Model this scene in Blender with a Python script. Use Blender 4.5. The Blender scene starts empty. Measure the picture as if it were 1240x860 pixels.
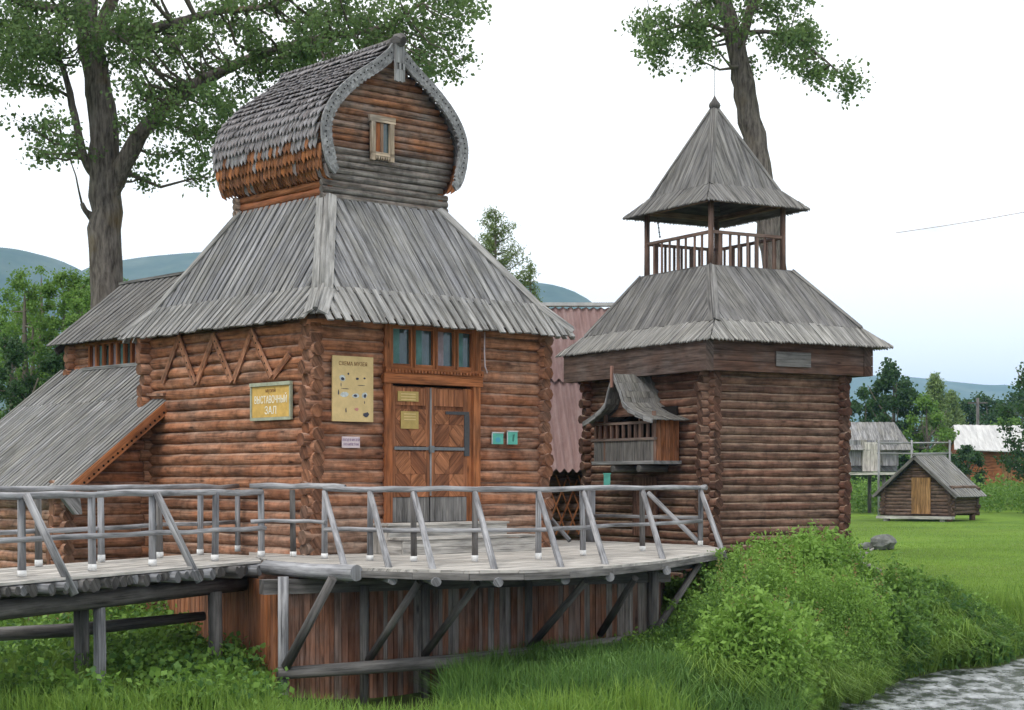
import bpy, math, random
import numpy as np
from mathutils import Vector as V, Matrix, noise as mnoise
R = random.Random(7)
NR = np.random.default_rng(11)
SC = bpy.context.scene
COL = SC.collection
F = 2100.0; H = 578.0          # focal length and horizon row in pixels of the 1240 px frame

# ------------------------------------------------------------------ camera, sky, sun, exposure
cam_d = bpy.data.cameras.new('camera'); cam = bpy.data.objects.new('camera', cam_d); COL.objects.link(cam)
cam_d.sensor_width = 36; cam_d.lens = 36*F/1240; cam_d.shift_y = (H-430)/1240
cam_d.clip_start = .1; cam_d.clip_end = 30000
cam.location = (0, 0, 0); cam.rotation_euler = (math.radians(90), 0, 0)
SC.camera = cam
SUN_EL, SUN_AZ = math.radians(50), math.radians(215)     # azimuth clockwise from +Y (behind left of the camera)
w = bpy.data.worlds.new('World'); SC.world = w; w.use_nodes = True
nt = w.node_tree; nt.nodes.clear()
N = nt.nodes.new; LK = nt.links.new
out = N('ShaderNodeOutputWorld'); bg = N('ShaderNodeBackground'); LK(bg.outputs[0], out.inputs[0])
sky = N('ShaderNodeTexSky'); sky.sky_type = 'NISHITA'; sky.sun_disc = False
sky.sun_elevation = SUN_EL; sky.sun_rotation = SUN_AZ; sky.air_density = 1.4; sky.dust_density = 2.0
tc = N('ShaderNodeTexCoord'); mp = N('ShaderNodeMapping'); mp.inputs['Scale'].default_value = (1, 1, 3.2)
mp.inputs['Location'].default_value = (3.1, 0.4, 1.35)
LK(tc.outputs['Generated'], mp.inputs[0])
n1 = N('ShaderNodeTexNoise'); n1.inputs['Scale'].default_value = 3.2; n1.inputs['Detail'].default_value = 7
n1.inputs['Roughness'].default_value = .55; LK(mp.outputs[0], n1.inputs['Vector'])
rmp = N('ShaderNodeValToRGB'); rmp.color_ramp.elements[0].position = .30; rmp.color_ramp.elements[1].position = .40
rmp.color_ramp.elements[0].color = (.35, .35, .35, 1); LK(n1.outputs['Fac'], rmp.inputs[0])
mix = N('ShaderNodeMix'); mix.data_type = 'RGBA'
LK(rmp.outputs[0], mix.inputs['Factor']); LK(sky.outputs[0], mix.inputs['A'])
mix.inputs['B'].default_value = (15.6, 15.4, 15.2, 1)
LK(mix.outputs['Result'], bg.inputs['Color']); bg.inputs['Strength'].default_value = .1
sd = bpy.data.lights.new('sun', 'SUN'); sun = bpy.data.objects.new('sun', sd); COL.objects.link(sun)
sd.energy = 1.5; sd.angle = math.radians(12); sd.color = (1, .96, .9)
sdir = V((math.sin(SUN_AZ)*math.cos(SUN_EL), math.cos(SUN_AZ)*math.cos(SUN_EL), math.sin(SUN_EL)))
sun.rotation_euler = (-sdir).to_track_quat('-Z', 'Y').to_euler()
sun.location = (0, 0, 60)
SC.view_settings.view_transform = 'Standard'; SC.view_settings.look = 'None'
SC.view_settings.exposure = 0.0; SC.view_settings.gamma = 1
SC.cycles.max_bounces = 6; SC.cycles.diffuse_bounces = 3; SC.cycles.volume_bounces = 1
SC.cycles.transparent_max_bounces = 8

# ------------------------------------------------------------------ helpers
def P(px, py, Y): return V(((px-620)/F*Y, Y, (H-py)/F*Y))
def tag(o, label=None, cat=None, group=None, kind=None):
    if label: o['label'] = label
    if cat: o['category'] = cat
    if group: o['group'] = group
    if kind: o['kind'] = kind
    return o
GROUPS = {'poplar_tree': 'old poplars behind the log buildings', 'pine_tree': 'young pines behind the house', 'birch_tree': 'birches in the background', 'alder_tree': 'dark alders in the background', 'spruce_tree': 'spruces among the far trees', 'bush': 'bushes by the far house', 'boulder': 'stones on the lawn', 'green_plate': 'green plates on the log wall', 'door_notice': 'yellow notices on the door'}
def thing(name, loc, label, cat, group=None):
    group = group or GROUPS.get(name)
    o = bpy.data.objects.new(name, None); COL.objects.link(o); o.location = loc; o.empty_display_size = .2
    return tag(o, label, cat, group)
def wloc(o):
    v = V((0, 0, 0))
    while o is not None: v += V(o.location); o = o.parent
    return v

# ------------------------------------------------------------------ materials
MATS = {}
class NT:
    def __init__(s, name):
        s.m = bpy.data.materials.new(name); s.m.use_nodes = True; s.t = s.m.node_tree; s.t.nodes.clear()
        s.out = s.n('ShaderNodeOutputMaterial'); MATS[name] = s.m
    def n(s, typ, **kw):
        o = s.t.nodes.new(typ)
        for k, v in kw.items():
            if k in ('inp',):
                for a, b in v.items(): o.inputs[a].default_value = b
            else: setattr(o, k, v)
        return o
    def l(s, a, b): s.t.links.new(a, b)
    def mix(s, f, a, b, blend='MIX'):
        o = s.n('ShaderNodeMix', data_type='RGBA', blend_type=blend)
        for sock, v in (('Factor', f), ('A', a), ('B', b)):
            if hasattr(v, 'is_linked'): s.l(v, o.inputs[sock])
            elif sock == 'Factor': o.inputs[sock].default_value = v
            else: o.inputs[sock].default_value = (*v, 1) if len(v) == 3 else v
        return o.outputs['Result']
    def noise(s, vec, scale, detail=4, rough=.55):
        o = s.n('ShaderNodeTexNoise', inp={'Scale': scale, 'Detail': detail, 'Roughness': rough}); s.l(vec, o.inputs['Vector']); return o.outputs['Fac']
    def ramp(s, f, stops):
        o = s.n('ShaderNodeValToRGB'); s.l(f, o.inputs[0]); e = o.color_ramp.elements
        while len(e) < len(stops): e.new(.5)
        for i, (p, c) in enumerate(stops):
            e[i].position = p; e[i].color = (c, c, c, 1) if not hasattr(c, '__len__') else (*c, 1)
        return o.outputs[0]
    def scale(s, vec, v):
        o = s.n('ShaderNodeMapping'); o.inputs['Scale'].default_value = v; s.l(vec, o.inputs[0]); return o.outputs[0]
    def surf(s, col, rough=.85, bump=None, bs=.3, bd=.01, spec=.25, metal=0):
        b = s.n('ShaderNodeBsdfPrincipled')
        if hasattr(col, 'is_linked'): s.l(col, b.inputs['Base Color'])
        else: b.inputs['Base Color'].default_value = (*col, 1)
        b.inputs['Roughness'].default_value = rough; b.inputs['Metallic'].default_value = metal
        b.inputs['Specular IOR Level'].default_value = spec
        if bump is not None:
            bn = s.n('ShaderNodeBump', inp={'Strength': bs, 'Distance': bd}); s.l(bump, bn.inputs['Height']); s.l(bn.outputs[0], b.inputs['Normal'])
        s.l(b.outputs[0], s.out.inputs[0]); return b

def wood(name, c1, c2, grey, knots=True, grain=14, var=.6, patch=.35, bs=.45, top=0):
    """c1..c2 by the per-piece random value, blended to the weathered colour by the per-piece grey value"""
    t = NT(name)
    at = t.n('ShaderNodeVertexColor', layer_name='pc'); sp = t.n('ShaderNodeSeparateColor'); t.l(at.outputs[0], sp.inputs[0])
    uv = t.n('ShaderNodeUVMap', uv_map='uv')
    v1 = t.scale(uv.outputs[0], (.6, grain*.8, 1)); g1 = t.noise(v1, 1.6, 5, .6)
    v2 = t.scale(uv.outputs[0], (.5, grain*1.8, 1)); g2 = t.noise(v2, 2.0, 2, .5)
    tc = t.n('ShaderNodeTexCoord'); pn = t.noise(tc.outputs['Object'], 1.7, 4, .6); pn2 = t.noise(t.scale(uv.outputs[0], (.4, 4, 1)), 1.3, 4, .6)
    rr = t.n('ShaderNodeMath', operation='MULTIPLY_ADD'); t.l(sp.outputs[0], rr.inputs[0]); rr.inputs[1].default_value = var
    t.l(pn2, rr.inputs[2])
    r2 = t.n('ShaderNodeMath', operation='SUBTRACT'); t.l(rr.outputs[0], r2.inputs[0]); r2.inputs[1].default_value = .25; r2.use_clamp = True
    c = t.mix(r2.outputs[0], c1, c2)
    v3 = t.scale(uv.outputs[0], (.8, 5, 1)); g3 = t.noise(v3, 1.7, 4, .62)
    # weathering amount: per piece + patches
    ga = t.n('ShaderNodeMath', operation='MULTIPLY_ADD', use_clamp=True)
    t.l(t.ramp(pn, [(.42, 0), (.72, 1)]), ga.inputs[0]); ga.inputs[1].default_value = patch; t.l(sp.outputs[1], ga.inputs[2])
    gm = t.n('ShaderNodeMath', operation='MULTIPLY', use_clamp=True); t.l(ga.outputs[0], gm.inputs[0])
    t.l(t.ramp(g1, [(.2, .75), (.6, 1.0)]), gm.inputs[1])
    c = t.mix(gm.outputs[0], c, grey)
    if top:      # rain-washed, dusty upper log sides, plus skylight highlights mixed into the colour
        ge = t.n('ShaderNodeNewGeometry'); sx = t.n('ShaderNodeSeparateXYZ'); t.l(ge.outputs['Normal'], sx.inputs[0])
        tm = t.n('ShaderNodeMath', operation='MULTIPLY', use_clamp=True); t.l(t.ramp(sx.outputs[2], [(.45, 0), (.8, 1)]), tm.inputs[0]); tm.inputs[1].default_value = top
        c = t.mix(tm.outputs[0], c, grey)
        mo = t.noise(tc.outputs['Object'], 7, 4, .65); c = t.mix(1.0, c, t.ramp(mo, [(.32, .62), (.5, 1.0), (.68, 1.22)]), 'MULTIPLY')
    c = t.mix(1.0, c, t.ramp(g3, [(.33, .45), (.5, .92), (.66, 1.28)]), 'MULTIPLY')
    c = t.mix(1.0, c, t.ramp(g1, [(.25, .55), (.5, .95), (.75, 1.28)]), 'MULTIPLY')
    c = t.mix(1.0, c, t.ramp(g2, [(.30, .35), (.40, .95), (.7, 1.05)]), 'MULTIPLY')
    if knots:
        vo = t.n('ShaderNodeTexVoronoi', inp={'Scale': 1.0, 'Randomness': 1.0}); t.l(t.scale(uv.outputs[0], (1.6, 5.5, 1)), vo.inputs['Vector'])
        c = t.mix(1.0, c, t.ramp(vo.outputs['Distance'], [(.05, .35), (.12, .8), (.16, 1)]), 'MULTIPLY')
    c = t.mix(1.0, c, t.ramp(sp.outputs[2], [(0, .25), (1, 1.0)]), 'MULTIPLY')     # B channel: 1 = side grain, lower = dark end grain
    ad = t.n('ShaderNodeMath', operation='ADD'); t.l(g1, ad.inputs[0]); t.l(g2, ad.inputs[1])
    t.surf(c, .86, ad.outputs[0], bs, .012, .2)
    return t.m
GREY = (.31, .30, .29)
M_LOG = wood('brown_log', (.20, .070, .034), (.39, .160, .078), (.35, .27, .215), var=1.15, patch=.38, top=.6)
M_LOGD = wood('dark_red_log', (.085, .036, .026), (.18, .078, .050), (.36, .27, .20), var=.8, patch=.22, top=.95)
M_GREY = wood('weathered_board', (.17, .17, .175), (.28, .28, .285), (.34, .34, .34), knots=False, var=.8, patch=.25)
M_ROOF = wood('roof_board', (.13, .13, .14), (.32, .32, .335), (.25, .24, .205), knots=False, var=.8, patch=.35, bs=.6)
M_ROOFT = wood('tower_roof_board', (.125, .12, .122), (.21, .205, .205), (.24, .23, .20), knots=False, var=.8, patch=.3, bs=.6)
M_SKIRT = wood('pale_skirt_board', (.20, .198, .197), (.355, .35, .345), (.28, .27, .245), knots=False, var=.8, patch=.3, bs=.6)
M_SHING = wood('shingle', (.11, .045, .022), (.35, .135, .048), (.265, .26, .27), knots=False, var=1.0, patch=.0)
M_ORNG = wood('orange_plank', (.26, .085, .032), (.40, .15, .058), (.24, .20, .18), var=.8, patch=.2)
M_RUST = wood('skirting_plank', (.15, .062, .038), (.33, .155, .095), (.27, .25, .235), var=.9, patch=.45)
M_FRAME = wood('door_frame_wood', (.27, .085, .03), (.38, .14, .055), (.25, .17, .12), var=.8, patch=.2)
M_DOOR = wood('door_panel_wood', (.11, .036, .018), (.37, .15, .07), (.2, .14, .11), knots=False, var=1.1, patch=.15)
M_POLE = wood('grey_pole', (.145, .145, .155), (.29, .29, .305), (.38, .38, .39), knots=False, var=1.0, patch=.45)
M_DARKP = wood('dark_beam', (.075, .068, .065), (.16, .15, .145), (.22, .21, .20), knots=False, var=.8, patch=.25)
M_DECK = wood('deck_board', (.42, .39, .35), (.57, .54, .50), (.47, .45, .42), knots=False, var=.8, patch=.2, bs=.25)
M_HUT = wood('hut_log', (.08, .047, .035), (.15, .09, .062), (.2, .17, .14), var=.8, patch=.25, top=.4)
M_DOORY = wood('ochre_door', (.23, .125, .05), (.33, .185, .08), (.28, .21, .14), var=.7, patch=.1)

def plain(name, col, rough=.6, spec=.4, noise=None, amt=.25, bump=0, metal=0):
    t = NT(name)
    if noise:
        tc = t.n('ShaderNodeTexCoord'); n = t.noise(tc.outputs['Object'], noise, 5, .6)
        c = t.mix(1.0, col, t.ramp(n, [(.3, 1-amt), (.7, 1+amt*.5)]), 'MULTIPLY')
        t.surf(c, rough, n if bump else None, bump, .02, spec, metal)
    else: t.surf(col, rough, None, spec=spec, metal=metal)
    return t.m
M_WHITE = plain('white_paint', (.75, .75, .74), .6, .3, 14, .3)
M_BLACK = plain('black_iron', (.045, .045, .05), .55, .5, 20, .3)
M_IRON = plain('grey_iron', (.16, .17, .18), .5, .5, 12, .3, metal=.3)
M_HOLE = plain('dark_hole', (.012, .01, .008), .9, .1)
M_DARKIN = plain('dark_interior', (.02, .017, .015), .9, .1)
M_GREEN = plain('green_board', (.10, .42, .33), .5, .4, 9, .3)
M_PAPER = plain('pinkish_paper', (.62, .52, .54), .7, .3, 12, .15)
M_BOARD = plain('yellow_plywood', (.62, .46, .22), .7, .3, 5, .18)
M_SIGNY = plain('ochre_sign_face', (.60, .38, .10), .6, .3, 7, .25)
M_SIGNF = plain('sage_sign_frame', (.36, .38, .28), .7, .3, 8, .3)
M_NOTE = plain('olive_plaque', (.42, .30, .09), .5, .4, 9, .2)
M_INK = plain('dark_ink', (.06, .06, .08), .7, .2)
M_INKB = plain('brown_ink', (.22, .12, .05), .7, .2)
M_INKP = plain('violet_ink', (.28, .20, .30), .7, .2)
M_PALEPIC = plain('pale_picture', (.52, .56, .56), .7, .2, 20, .3)
M_CREAM = plain('cream_letter', (.80, .78, .66), .6, .3)
M_GLASS = plain('dim_window_glass', (.045, .075, .075), .08, .8, 3, .5)
M_CURTL = plain('teal_curtain', (.10, .20, .19), .8, .2, 6, .4)
M_CURTP = plain('pinkish_curtain', (.30, .24, .26), .8, .2, 6, .4)
M_STONE = plain('boulder_stone', (.17, .175, .16), .9, .2, 6, .5, .5)
M_DRIFT = plain('bleached_driftwood', (.30, .29, .26), .9, .2, 8, .4, .4)

# red corrugated sheet
t = NT('pink_corrugated_sheet'); tc = t.n('ShaderNodeTexCoord')
n = t.noise(t.scale(tc.outputs['Object'], (7, 1, .8)), 1.5, 5, .6); n2 = t.noise(tc.outputs['Object'], 2.5, 5, .65)
c = t.mix(t.ramp(n, [(.3, 0), (.7, 1)]), (.235, .145, .135), (.35, .235, .22)); c = t.mix(t.ramp(n2, [(.5, 0), (.75, .5)]), c, (.42, .34, .32))
t.surf(c, .75, n2, .2, .01, .3)
t = NT('white_slate_roof'); tc = t.n('ShaderNodeTexCoord'); n = t.noise(t.scale(tc.outputs['Object'], (1, .15, .15)), 4, 5, .6)
t.surf(t.mix(t.ramp(n, [(.35, 0), (.65, 1)]), (.42, .42, .42), (.60, .60, .59)), .8, n, .2)
# bark
t = NT('poplar_bark'); tc = t.n('ShaderNodeTexCoord'); v = t.scale(tc.outputs['Object'], (9, 9, 1.4))
n = t.noise(v, 1.6, 7, .68); n2 = t.noise(tc.outputs['Object'], 1.1, 4, .6)
c = t.mix(t.ramp(n, [(.35, 0), (.62, 1)]), (.055, .047, .042), (.21, .185, .165)); c = t.mix(t.ramp(n2, [(.52, 0), (.72, .55)]), c, (.16, .11, .04))
t.surf(c, .95, n, 1.0, .05, .1)
t = NT('thin_bark'); t.surf((.14, .12, .10), .9)
def leafmat(name, c1, c2, tr=.35):
    t = NT(name); at = t.n('ShaderNodeVertexColor', layer_name='pc'); sp = t.n('ShaderNodeSeparateColor'); t.l(at.outputs[0], sp.inputs[0])
    c = t.mix(sp.outputs[0], c1, c2)
    a = t.n('ShaderNodeBsdfPrincipled', inp={'Roughness': .55, 'Specular IOR Level': .3}); t.l(c, a.inputs['Base Color'])
    b = t.n('ShaderNodeBsdfTranslucent'); t.l(t.mix(.5, c, tuple(min(1, x*1.3) for x in c2)), b.inputs[0])
    m = t.n('ShaderNodeMixShader'); m.inputs[0].default_value = tr; t.l(a.outputs[0], m.inputs[1]); t.l(b.outputs[0], m.inputs[2]); t.l(m.outputs[0], t.out.inputs[0])
    return t.m
M_LEAF = leafmat('poplar_leaf', (.045, .10, .032), (.17, .26, .085), .4)
M_LEAFB = leafmat('birch_leaf', (.065, .15, .022), (.17, .29, .055))
M_LEAFD = leafmat('dark_leaf', (.022, .06, .018), (.055, .115, .035))
M_NEED = leafmat('conifer_needle', (.09, .15, .05), (.22, .30, .10), .3)
M_GRASS = leafmat('grass_blade', (.085, .18, .026), (.22, .34, .06))
M_WEED = leafmat('weed_leaf', (.03, .095, .022), (.21, .36, .065))
M_REED = leafmat('dark_grass_blade', (.04, .11, .022), (.15, .27, .06))
M_FLOW = leafmat('dry_seed_head', (.20, .11, .05), (.30, .19, .08), .1)
# ground
t = NT('meadow_ground'); tc = t.n('ShaderNodeTexCoord'); n = t.noise(tc.outputs['Object'], .22, 7, .6); n2 = t.noise(tc.outputs['Object'], 5, 6, .7)
n3 = t.noise(t.scale(tc.outputs['Object'], (.05, .25, 1)), 1, 5, .6)
c = t.mix(t.ramp(n, [(.35, 0), (.65, 1)]), (.10, .185, .022), (.155, .26, .03)); c = t.mix(t.ramp(n3, [(.5, 0), (.7, .55)]), c, (.17, .24, .045))
n4 = t.noise(tc.outputs['Object'], .09, 5, .65); c = t.mix(1.0, c, t.ramp(n4, [(.38, .68), (.6, 1.1)]), 'MULTIPLY')
c = t.mix(1.0, c, t.ramp(n2, [(.3, .6), (.7, 1.25)]), 'MULTIPLY')
ge = t.n('ShaderNodeNewGeometry'); sx = t.n('ShaderNodeSeparateXYZ'); t.l(ge.outputs['Position'], sx.inputs[0])
mr = t.n('ShaderNodeMapRange', inp={'From Min': -2.85, 'From Max': -2.62, 'To Min': 1, 'To Max': 0}); t.l(sx.outputs[2], mr.inputs[0])
c = t.mix(mr.outputs[0], c, t.mix(n2, (.05, .045, .02), (.06, .11, .025)))
t.surf(c, .95, n2, .6, .05, .1)
# hills
t = NT('forested_hill'); tc = t.n('ShaderNodeTexCoord'); n = t.noise(tc.outputs['Object'], .006, 8, .65); n2 = t.noise(tc.outputs['Object'], .03, 6, .7)
c = t.mix(t.ramp(n, [(.4, 0), (.62, 1)]), (.035, .06, .03), (.10, .12, .08)); c = t.mix(1.0, c, t.ramp(n2, [(.3, .7), (.7, 1.2)]), 'MULTIPLY')
t.surf(c, .95, None, spec=.05)
# water
t = NT('river_water'); tc = t.n('ShaderNodeTexCoord')
m0 = t.n('ShaderNodeMapping'); m0.inputs['Rotation'].default_value = (0, 0, math.radians(-22)); m0.inputs['Scale'].default_value = (1.5, .75, 1); t.l(tc.outputs['Object'], m0.inputs[0])
n = t.noise(m0.outputs[0], 2.2, 6, .65); n2 = t.noise(m0.outputs[0], .8, 5, .6); n3 = t.noise(m0.outputs[0], 7, 4, .6)
ad = t.n('ShaderNodeMath', operation='MULTIPLY_ADD', inp={1: .6}); t.l(n3, ad.inputs[0]); t.l(n, ad.inputs[2])
fo = t.n('ShaderNodeMath', operation='MULTIPLY'); t.l(t.ramp(n, [(.42, 0), (.66, 1)]), fo.inputs[0]); t.l(t.ramp(n2, [(.32, .05), (.52, .9)]), fo.inputs[1])
c = t.mix(fo.outputs[0], (.028, .034, .033), (.52, .55, .57))
b = t.surf(c, .12, ad.outputs[0], .8, .15, .5)
rg = t.n('ShaderNodeMath', operation='MULTIPLY_ADD', inp={1: .6, 2: .08}); t.l(fo.outputs[0], rg.inputs[0]); t.l(rg.outputs[0], b.inputs['Roughness'])
M = MATS

# ------------------------------------------------------------------ mesh builder
class MB:
    def __init__(s, rnd=None, grey=0.0):
        s.v = []; s.f = []; s.uv = []; s.pc = []; s.mi = []; s.sm = []; s.grey = grey
    def face(s, idx, uvs, pc, mi=0, smooth=False):
        s.f.append(idx); s.uv.append(uvs); s.pc.append(pc); s.mi.append(mi); s.sm.append(smooth)
    def prism(s, poly, ext, grain=None, r=None, g=None, mi=0, endcut=.75):
        """poly: 3D points; ext: extrusion vector; grain: direction of the fibres"""
        r = R.random() if r is None else r; g = s.grey if g is None else g
        ext = V(ext); poly = [V(p) for p in poly]; n = len(poly)
        if grain is None:
            grain = max(((poly[(i+1) % n]-poly[i]) for i in range(n)), key=lambda e: e.length)
            if ext.length > grain.length: grain = ext
        gr = V(grain).normalized(); off = (R.random()*40, R.random()*40)
        nn = V((0, 0, 0))
        for i in range(n): nn += (poly[i]-poly[0]).cross(poly[(i+1) % n]-poly[0])
        if nn.dot(ext) > 0: poly = poly[::-1]
        b = len(s.v); s.v += poly + [p+ext for p in poly]
        def uvf(pts, nrm):
            sd = nrm.cross(gr)
            if sd.length < .3: sd = gr.orthogonal()
            sd.normalize(); return [(p.dot(gr)+off[0], p.dot(sd)+off[1]) for p in pts]
        def add(idx):
            pts = [s.v[i] for i in idx]; nrm = (pts[1]-pts[0]).cross(pts[-1]-pts[0])
            if nrm.length < 1e-12: nrm = V((0, 0, 1))
            nrm.normalize(); e = endcut if abs(nrm.dot(gr)) > .75 else 1.0
            s.face(idx, uvf(pts, nrm), (r, g, e, 1), mi)
        add([b+i for i in range(n)]); add([b+n+i for i in range(n)][::-1])
        for i in range(n):
            j = (i+1) % n; add([b+j, b+i, b+n+i, b+n+j])
    def box(s, c, ax, ay, az, sx, sy, sz, **k):
        """box centred at c with half extents along three unit axes"""
        c = V(c); ax = V(ax)*sx; ay = V(ay)*sy; az = V(az)*sz
        s.prism([c-ax-ay-az, c+ax-ay-az, c+ax+ay-az, c-ax+ay-az], az*2, **k)
    def beam(s, a, b, w, h, up=(0, 0, 1), **k):
        a = V(a); b = V(b); d = (b-a).normalized(); u = V(up); sd = d.cross(u).normalized(); u = sd.cross(d)
        s.prism([a-sd*w/2-u*h/2, a+sd*w/2-u*h/2, a+sd*w/2+u*h/2, a-sd*w/2+u*h/2], b-a, grain=d, **k)
    def tube(s, pts, rad, n=10, r=None, g=None, mi=0, wob=0.0, cap=True, endcut=.45):
        r = R.random() if r is None else r; g = s.grey if g is None else g
        pts = [V(p) for p in pts]; m = len(pts)
        if not hasattr(rad, '__len__'): rad = [rad]*m
        b = len(s.v); off = (R.random()*40, R.random()*40); L = 0; Ls = []
        ref = None
        for i, p in enumerate(pts):
            d = (pts[min(i+1, m-1)]-pts[max(i-1, 0)]).normalized()
            if ref is None: ref = d.orthogonal().normalized() if abs(d.z) > .9 else V((0, 0, 1))
            x = (ref - d*ref.dot(d)).normalized(); y = d.cross(x); ref = x
            if i: L += (p-pts[i-1]).length
            Ls.append(L)
            for k in range(n):
                a = 2*math.pi*k/n; rr = rad[i]*(1+wob*R.uniform(-1, 1)); s.v.append(p+x*math.cos(a)*rr+y*math.sin(a)*rr)
        rm = sum(rad)/m
        for i in range(m-1):
            for k in range(n):
                k2 = (k+1) % n; u0, u1 = off[0]+Ls[i], off[0]+Ls[i+1]; c0, c1 = off[1]+rm*6.28*k/n, off[1]+rm*6.28*(k+1)/n
                s.face([b+i*n+k, b+i*n+k2, b+(i+1)*n+k2, b+(i+1)*n+k], [(u0, c0), (u0, c1), (u1, c1), (u1, c0)], (r, g, 1, 1), mi, True)
        if cap:
            for i, fl in ((0, True), (m-1, False)):
                idx = [b+i*n+k for k in range(n)]
                if fl: idx = idx[::-1]
                s.face(idx, [(off[0]+.3*math.cos(6.28*k/n)*rm, off[1]+rm*math.sin(6.28*k/n)) for k in range(n)], (r, g, endcut, 1), mi)
    def quad(s, pts, r=0, g=0, mi=0):
        b = len(s.v); s.v += [V(p) for p in pts]; n = len(pts)
        e = (V(pts[1])-V(pts[0])).normalized(); nrm = e.cross(V(pts[-1])-V(pts[0])); f2 = nrm.cross(e).normalized() if nrm.length else V((0, 0, 1))
        s.face(list(range(b, b+n)), [(V(p).dot(e), V(p).dot(f2)) for p in pts], (r, g, 1, 1), mi)
    def build(s, name, mat, parent=None, label=None):
        me = bpy.data.meshes.new(name); L = wloc(parent) if parent else V((0, 0, 0))
        me.from_pydata([tuple(v-L) for v in s.v], [], s.f)
        for mm in (mat if isinstance(mat, (list, tuple)) else [mat]): me.materials.append(mm)
        me.uv_layers.new(name='uv'); me.color_attributes.new('pc', 'FLOAT_COLOR', 'CORNER'); ul = me.uv_layers['uv']; ca = me.color_attributes['pc']
        ul.data.foreach_set('uv', [c for f in s.uv for q in f for c in q])
        ca.data.foreach_set('color', [c for f, q in zip(s.f, s.pc) for _ in f for c in q])
        me.polygons.foreach_set('material_index', s.mi); me.polygons.foreach_set('use_smooth', s.sm)
        o = bpy.data.objects.new(name, me); COL.objects.link(o)
        if parent: o.parent = parent
        if label: o['label'] = label
        return o

def np_mesh(name, verts, k, col, mat, parent=None):
    """verts (n*k,3): n separate k-gons; col (n,)"""
    me = bpy.data.meshes.new(name); L = np.array(wloc(parent)) if parent else 0
    v = (verts.reshape(-1, 3)-L).astype(np.float32); n = len(v)//k
    me.vertices.add(len(v)); me.vertices.foreach_set('co', v.ravel())
    me.loops.add(n*k); me.loops.foreach_set('vertex_index', np.arange(n*k, dtype=np.int32))
    me.polygons.add(n); me.polygons.foreach_set('loop_start', np.arange(0, n*k, k, dtype=np.int32))
    me.polygons.foreach_set('loop_total', np.full(n, k, dtype=np.int32))
    ca = me.color_attributes.new('pc', 'FLOAT_COLOR', 'CORNER')
    c = np.ones((n*k, 4), np.float32); c[:, 0] = np.repeat(col, k); c[:, 1] = 0; ca.data.foreach_set('color', c.ravel())
    me.materials.append(mat); me.update(calc_edges=True); me.validate()
    o = bpy.data.objects.new(name, me); COL.objects.link(o)
    if parent: o.parent = parent
    return o

def leaf_quads(cen, size, up=.5, aspect=.75, rng=NR):
    n = len(cen); d = rng.normal(size=(n, 3)); d[:, 2] -= .5; d /= np.linalg.norm(d, axis=1)[:, None]
    q = rng.normal(size=(n, 3)); q[:, 2] += up; s = np.cross(d, q); s /= np.linalg.norm(s, axis=1)[:, None]+1e-9
    L = (size*rng.uniform(.65, 1.25, n))[:, None]; c = np.asarray(cen)
    nn = np.cross(s, d)
    return np.stack([c, c+d*L*.5+s*L*aspect*.5+nn*L*.06, c+d*L, c+d*L*.5-s*L*aspect*.5+nn*L*.06], 1)

# ------------------------------------------------------------------ ground, hills, water
BK = np.array([(-20, -9), (2, -3), (10, -.6), (18, 2.2), (23.8, 4.1), (25.8, 5.3), (28.4, 6.5), (31.6, 9.4), (35.5, 15.5), (41, 33), (45, 60), (70, 200), (400, 900)], float)
def bankd(x, y):
    x = np.asarray(x, float); y = np.asarray(y, float)
    xb = np.interp(y, BK[:, 0], BK[:, 1]); sl = (np.interp(y+.5, BK[:, 0], BK[:, 1])-np.interp(y-.5, BK[:, 0], BK[:, 1]))
    wob = .25*np.sin(x*1.7+y*.6)+.15*np.sin(x*3.9)
    return (xb-x)/np.sqrt(1+sl*sl)+wob*.6
def sst(t): t = np.clip(t, 0, 1); return t*t*(3-2*t)
def gz(x, y):
    x = np.asarray(x, float); y = np.asarray(y, float); d = bankd(x, y)
    base = -2.82+.42*sst((y-25)/8)+.35*np.clip((y-33)/57, 0, 1)+.12*np.clip((y-90)/60, 0, 1)
    base = base + .05*np.sin(x*.55+.3)*np.sin(y*.37+1)*np.clip((y-30)/20, 0, 1)
    base = base-.42*np.exp(-(((x+1.6)/1.9)**2+((y-22.8)/2.6)**2))
    z = np.where(d < 0, -3.8, -3.4+(base+3.4)*sst(d/2.4+.12))
    z = np.where((d < 0) & (d > -1.2), -3.4-.4*sst(-d/1.2), z)
    z = np.where(d < -16, -3.8+1.2*sst((-d-16)/4), z)
    return z
def spaced(lo, hi, near, step):
    a = [0.0]; s_ = step
    while a[-1] < hi: 
        if a[-1] > near: s_ *= 1.18
        a.append(a[-1]+s_)
    return a
xr = spaced(0, 9000, 22, .32); xs = np.array([-x for x in xr[:0:-1]]+xr)
ys = np.array([-a for a in spaced(0, 300, 2, 1.5)[:0:-1]] + spaced(0, 9000, 44, .32))
XX, YY = np.meshgrid(xs, ys); ZZ = gz(XX, YY)
me = bpy.data.meshes.new('ground'); ny, nx = XX.shape
vs = np.stack([XX, YY, ZZ], -1).reshape(-1, 3)
ii = np.arange(ny*nx).reshape(ny, nx); fc = np.stack([ii[:-1, :-1], ii[:-1, 1:], ii[1:, 1:], ii[1:, :-1]], -1).reshape(-1, 4)
me.from_pydata(vs.tolist(), [], fc.tolist()); me.polygons.foreach_set('use_smooth', [True]*len(fc)); me.materials.append(M['meadow_ground'])
tag(bpy.data.objects.new('ground', me), 'green meadow and river bank', kind='structure'); COL.objects.link(bpy.data.objects['ground'])
wm = bpy.data.meshes.new('water')
wx = np.linspace(-14, 160, 60); wy = np.linspace(-30, 70, 40); X2, Y2 = np.meshgrid(wx, wy)
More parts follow.
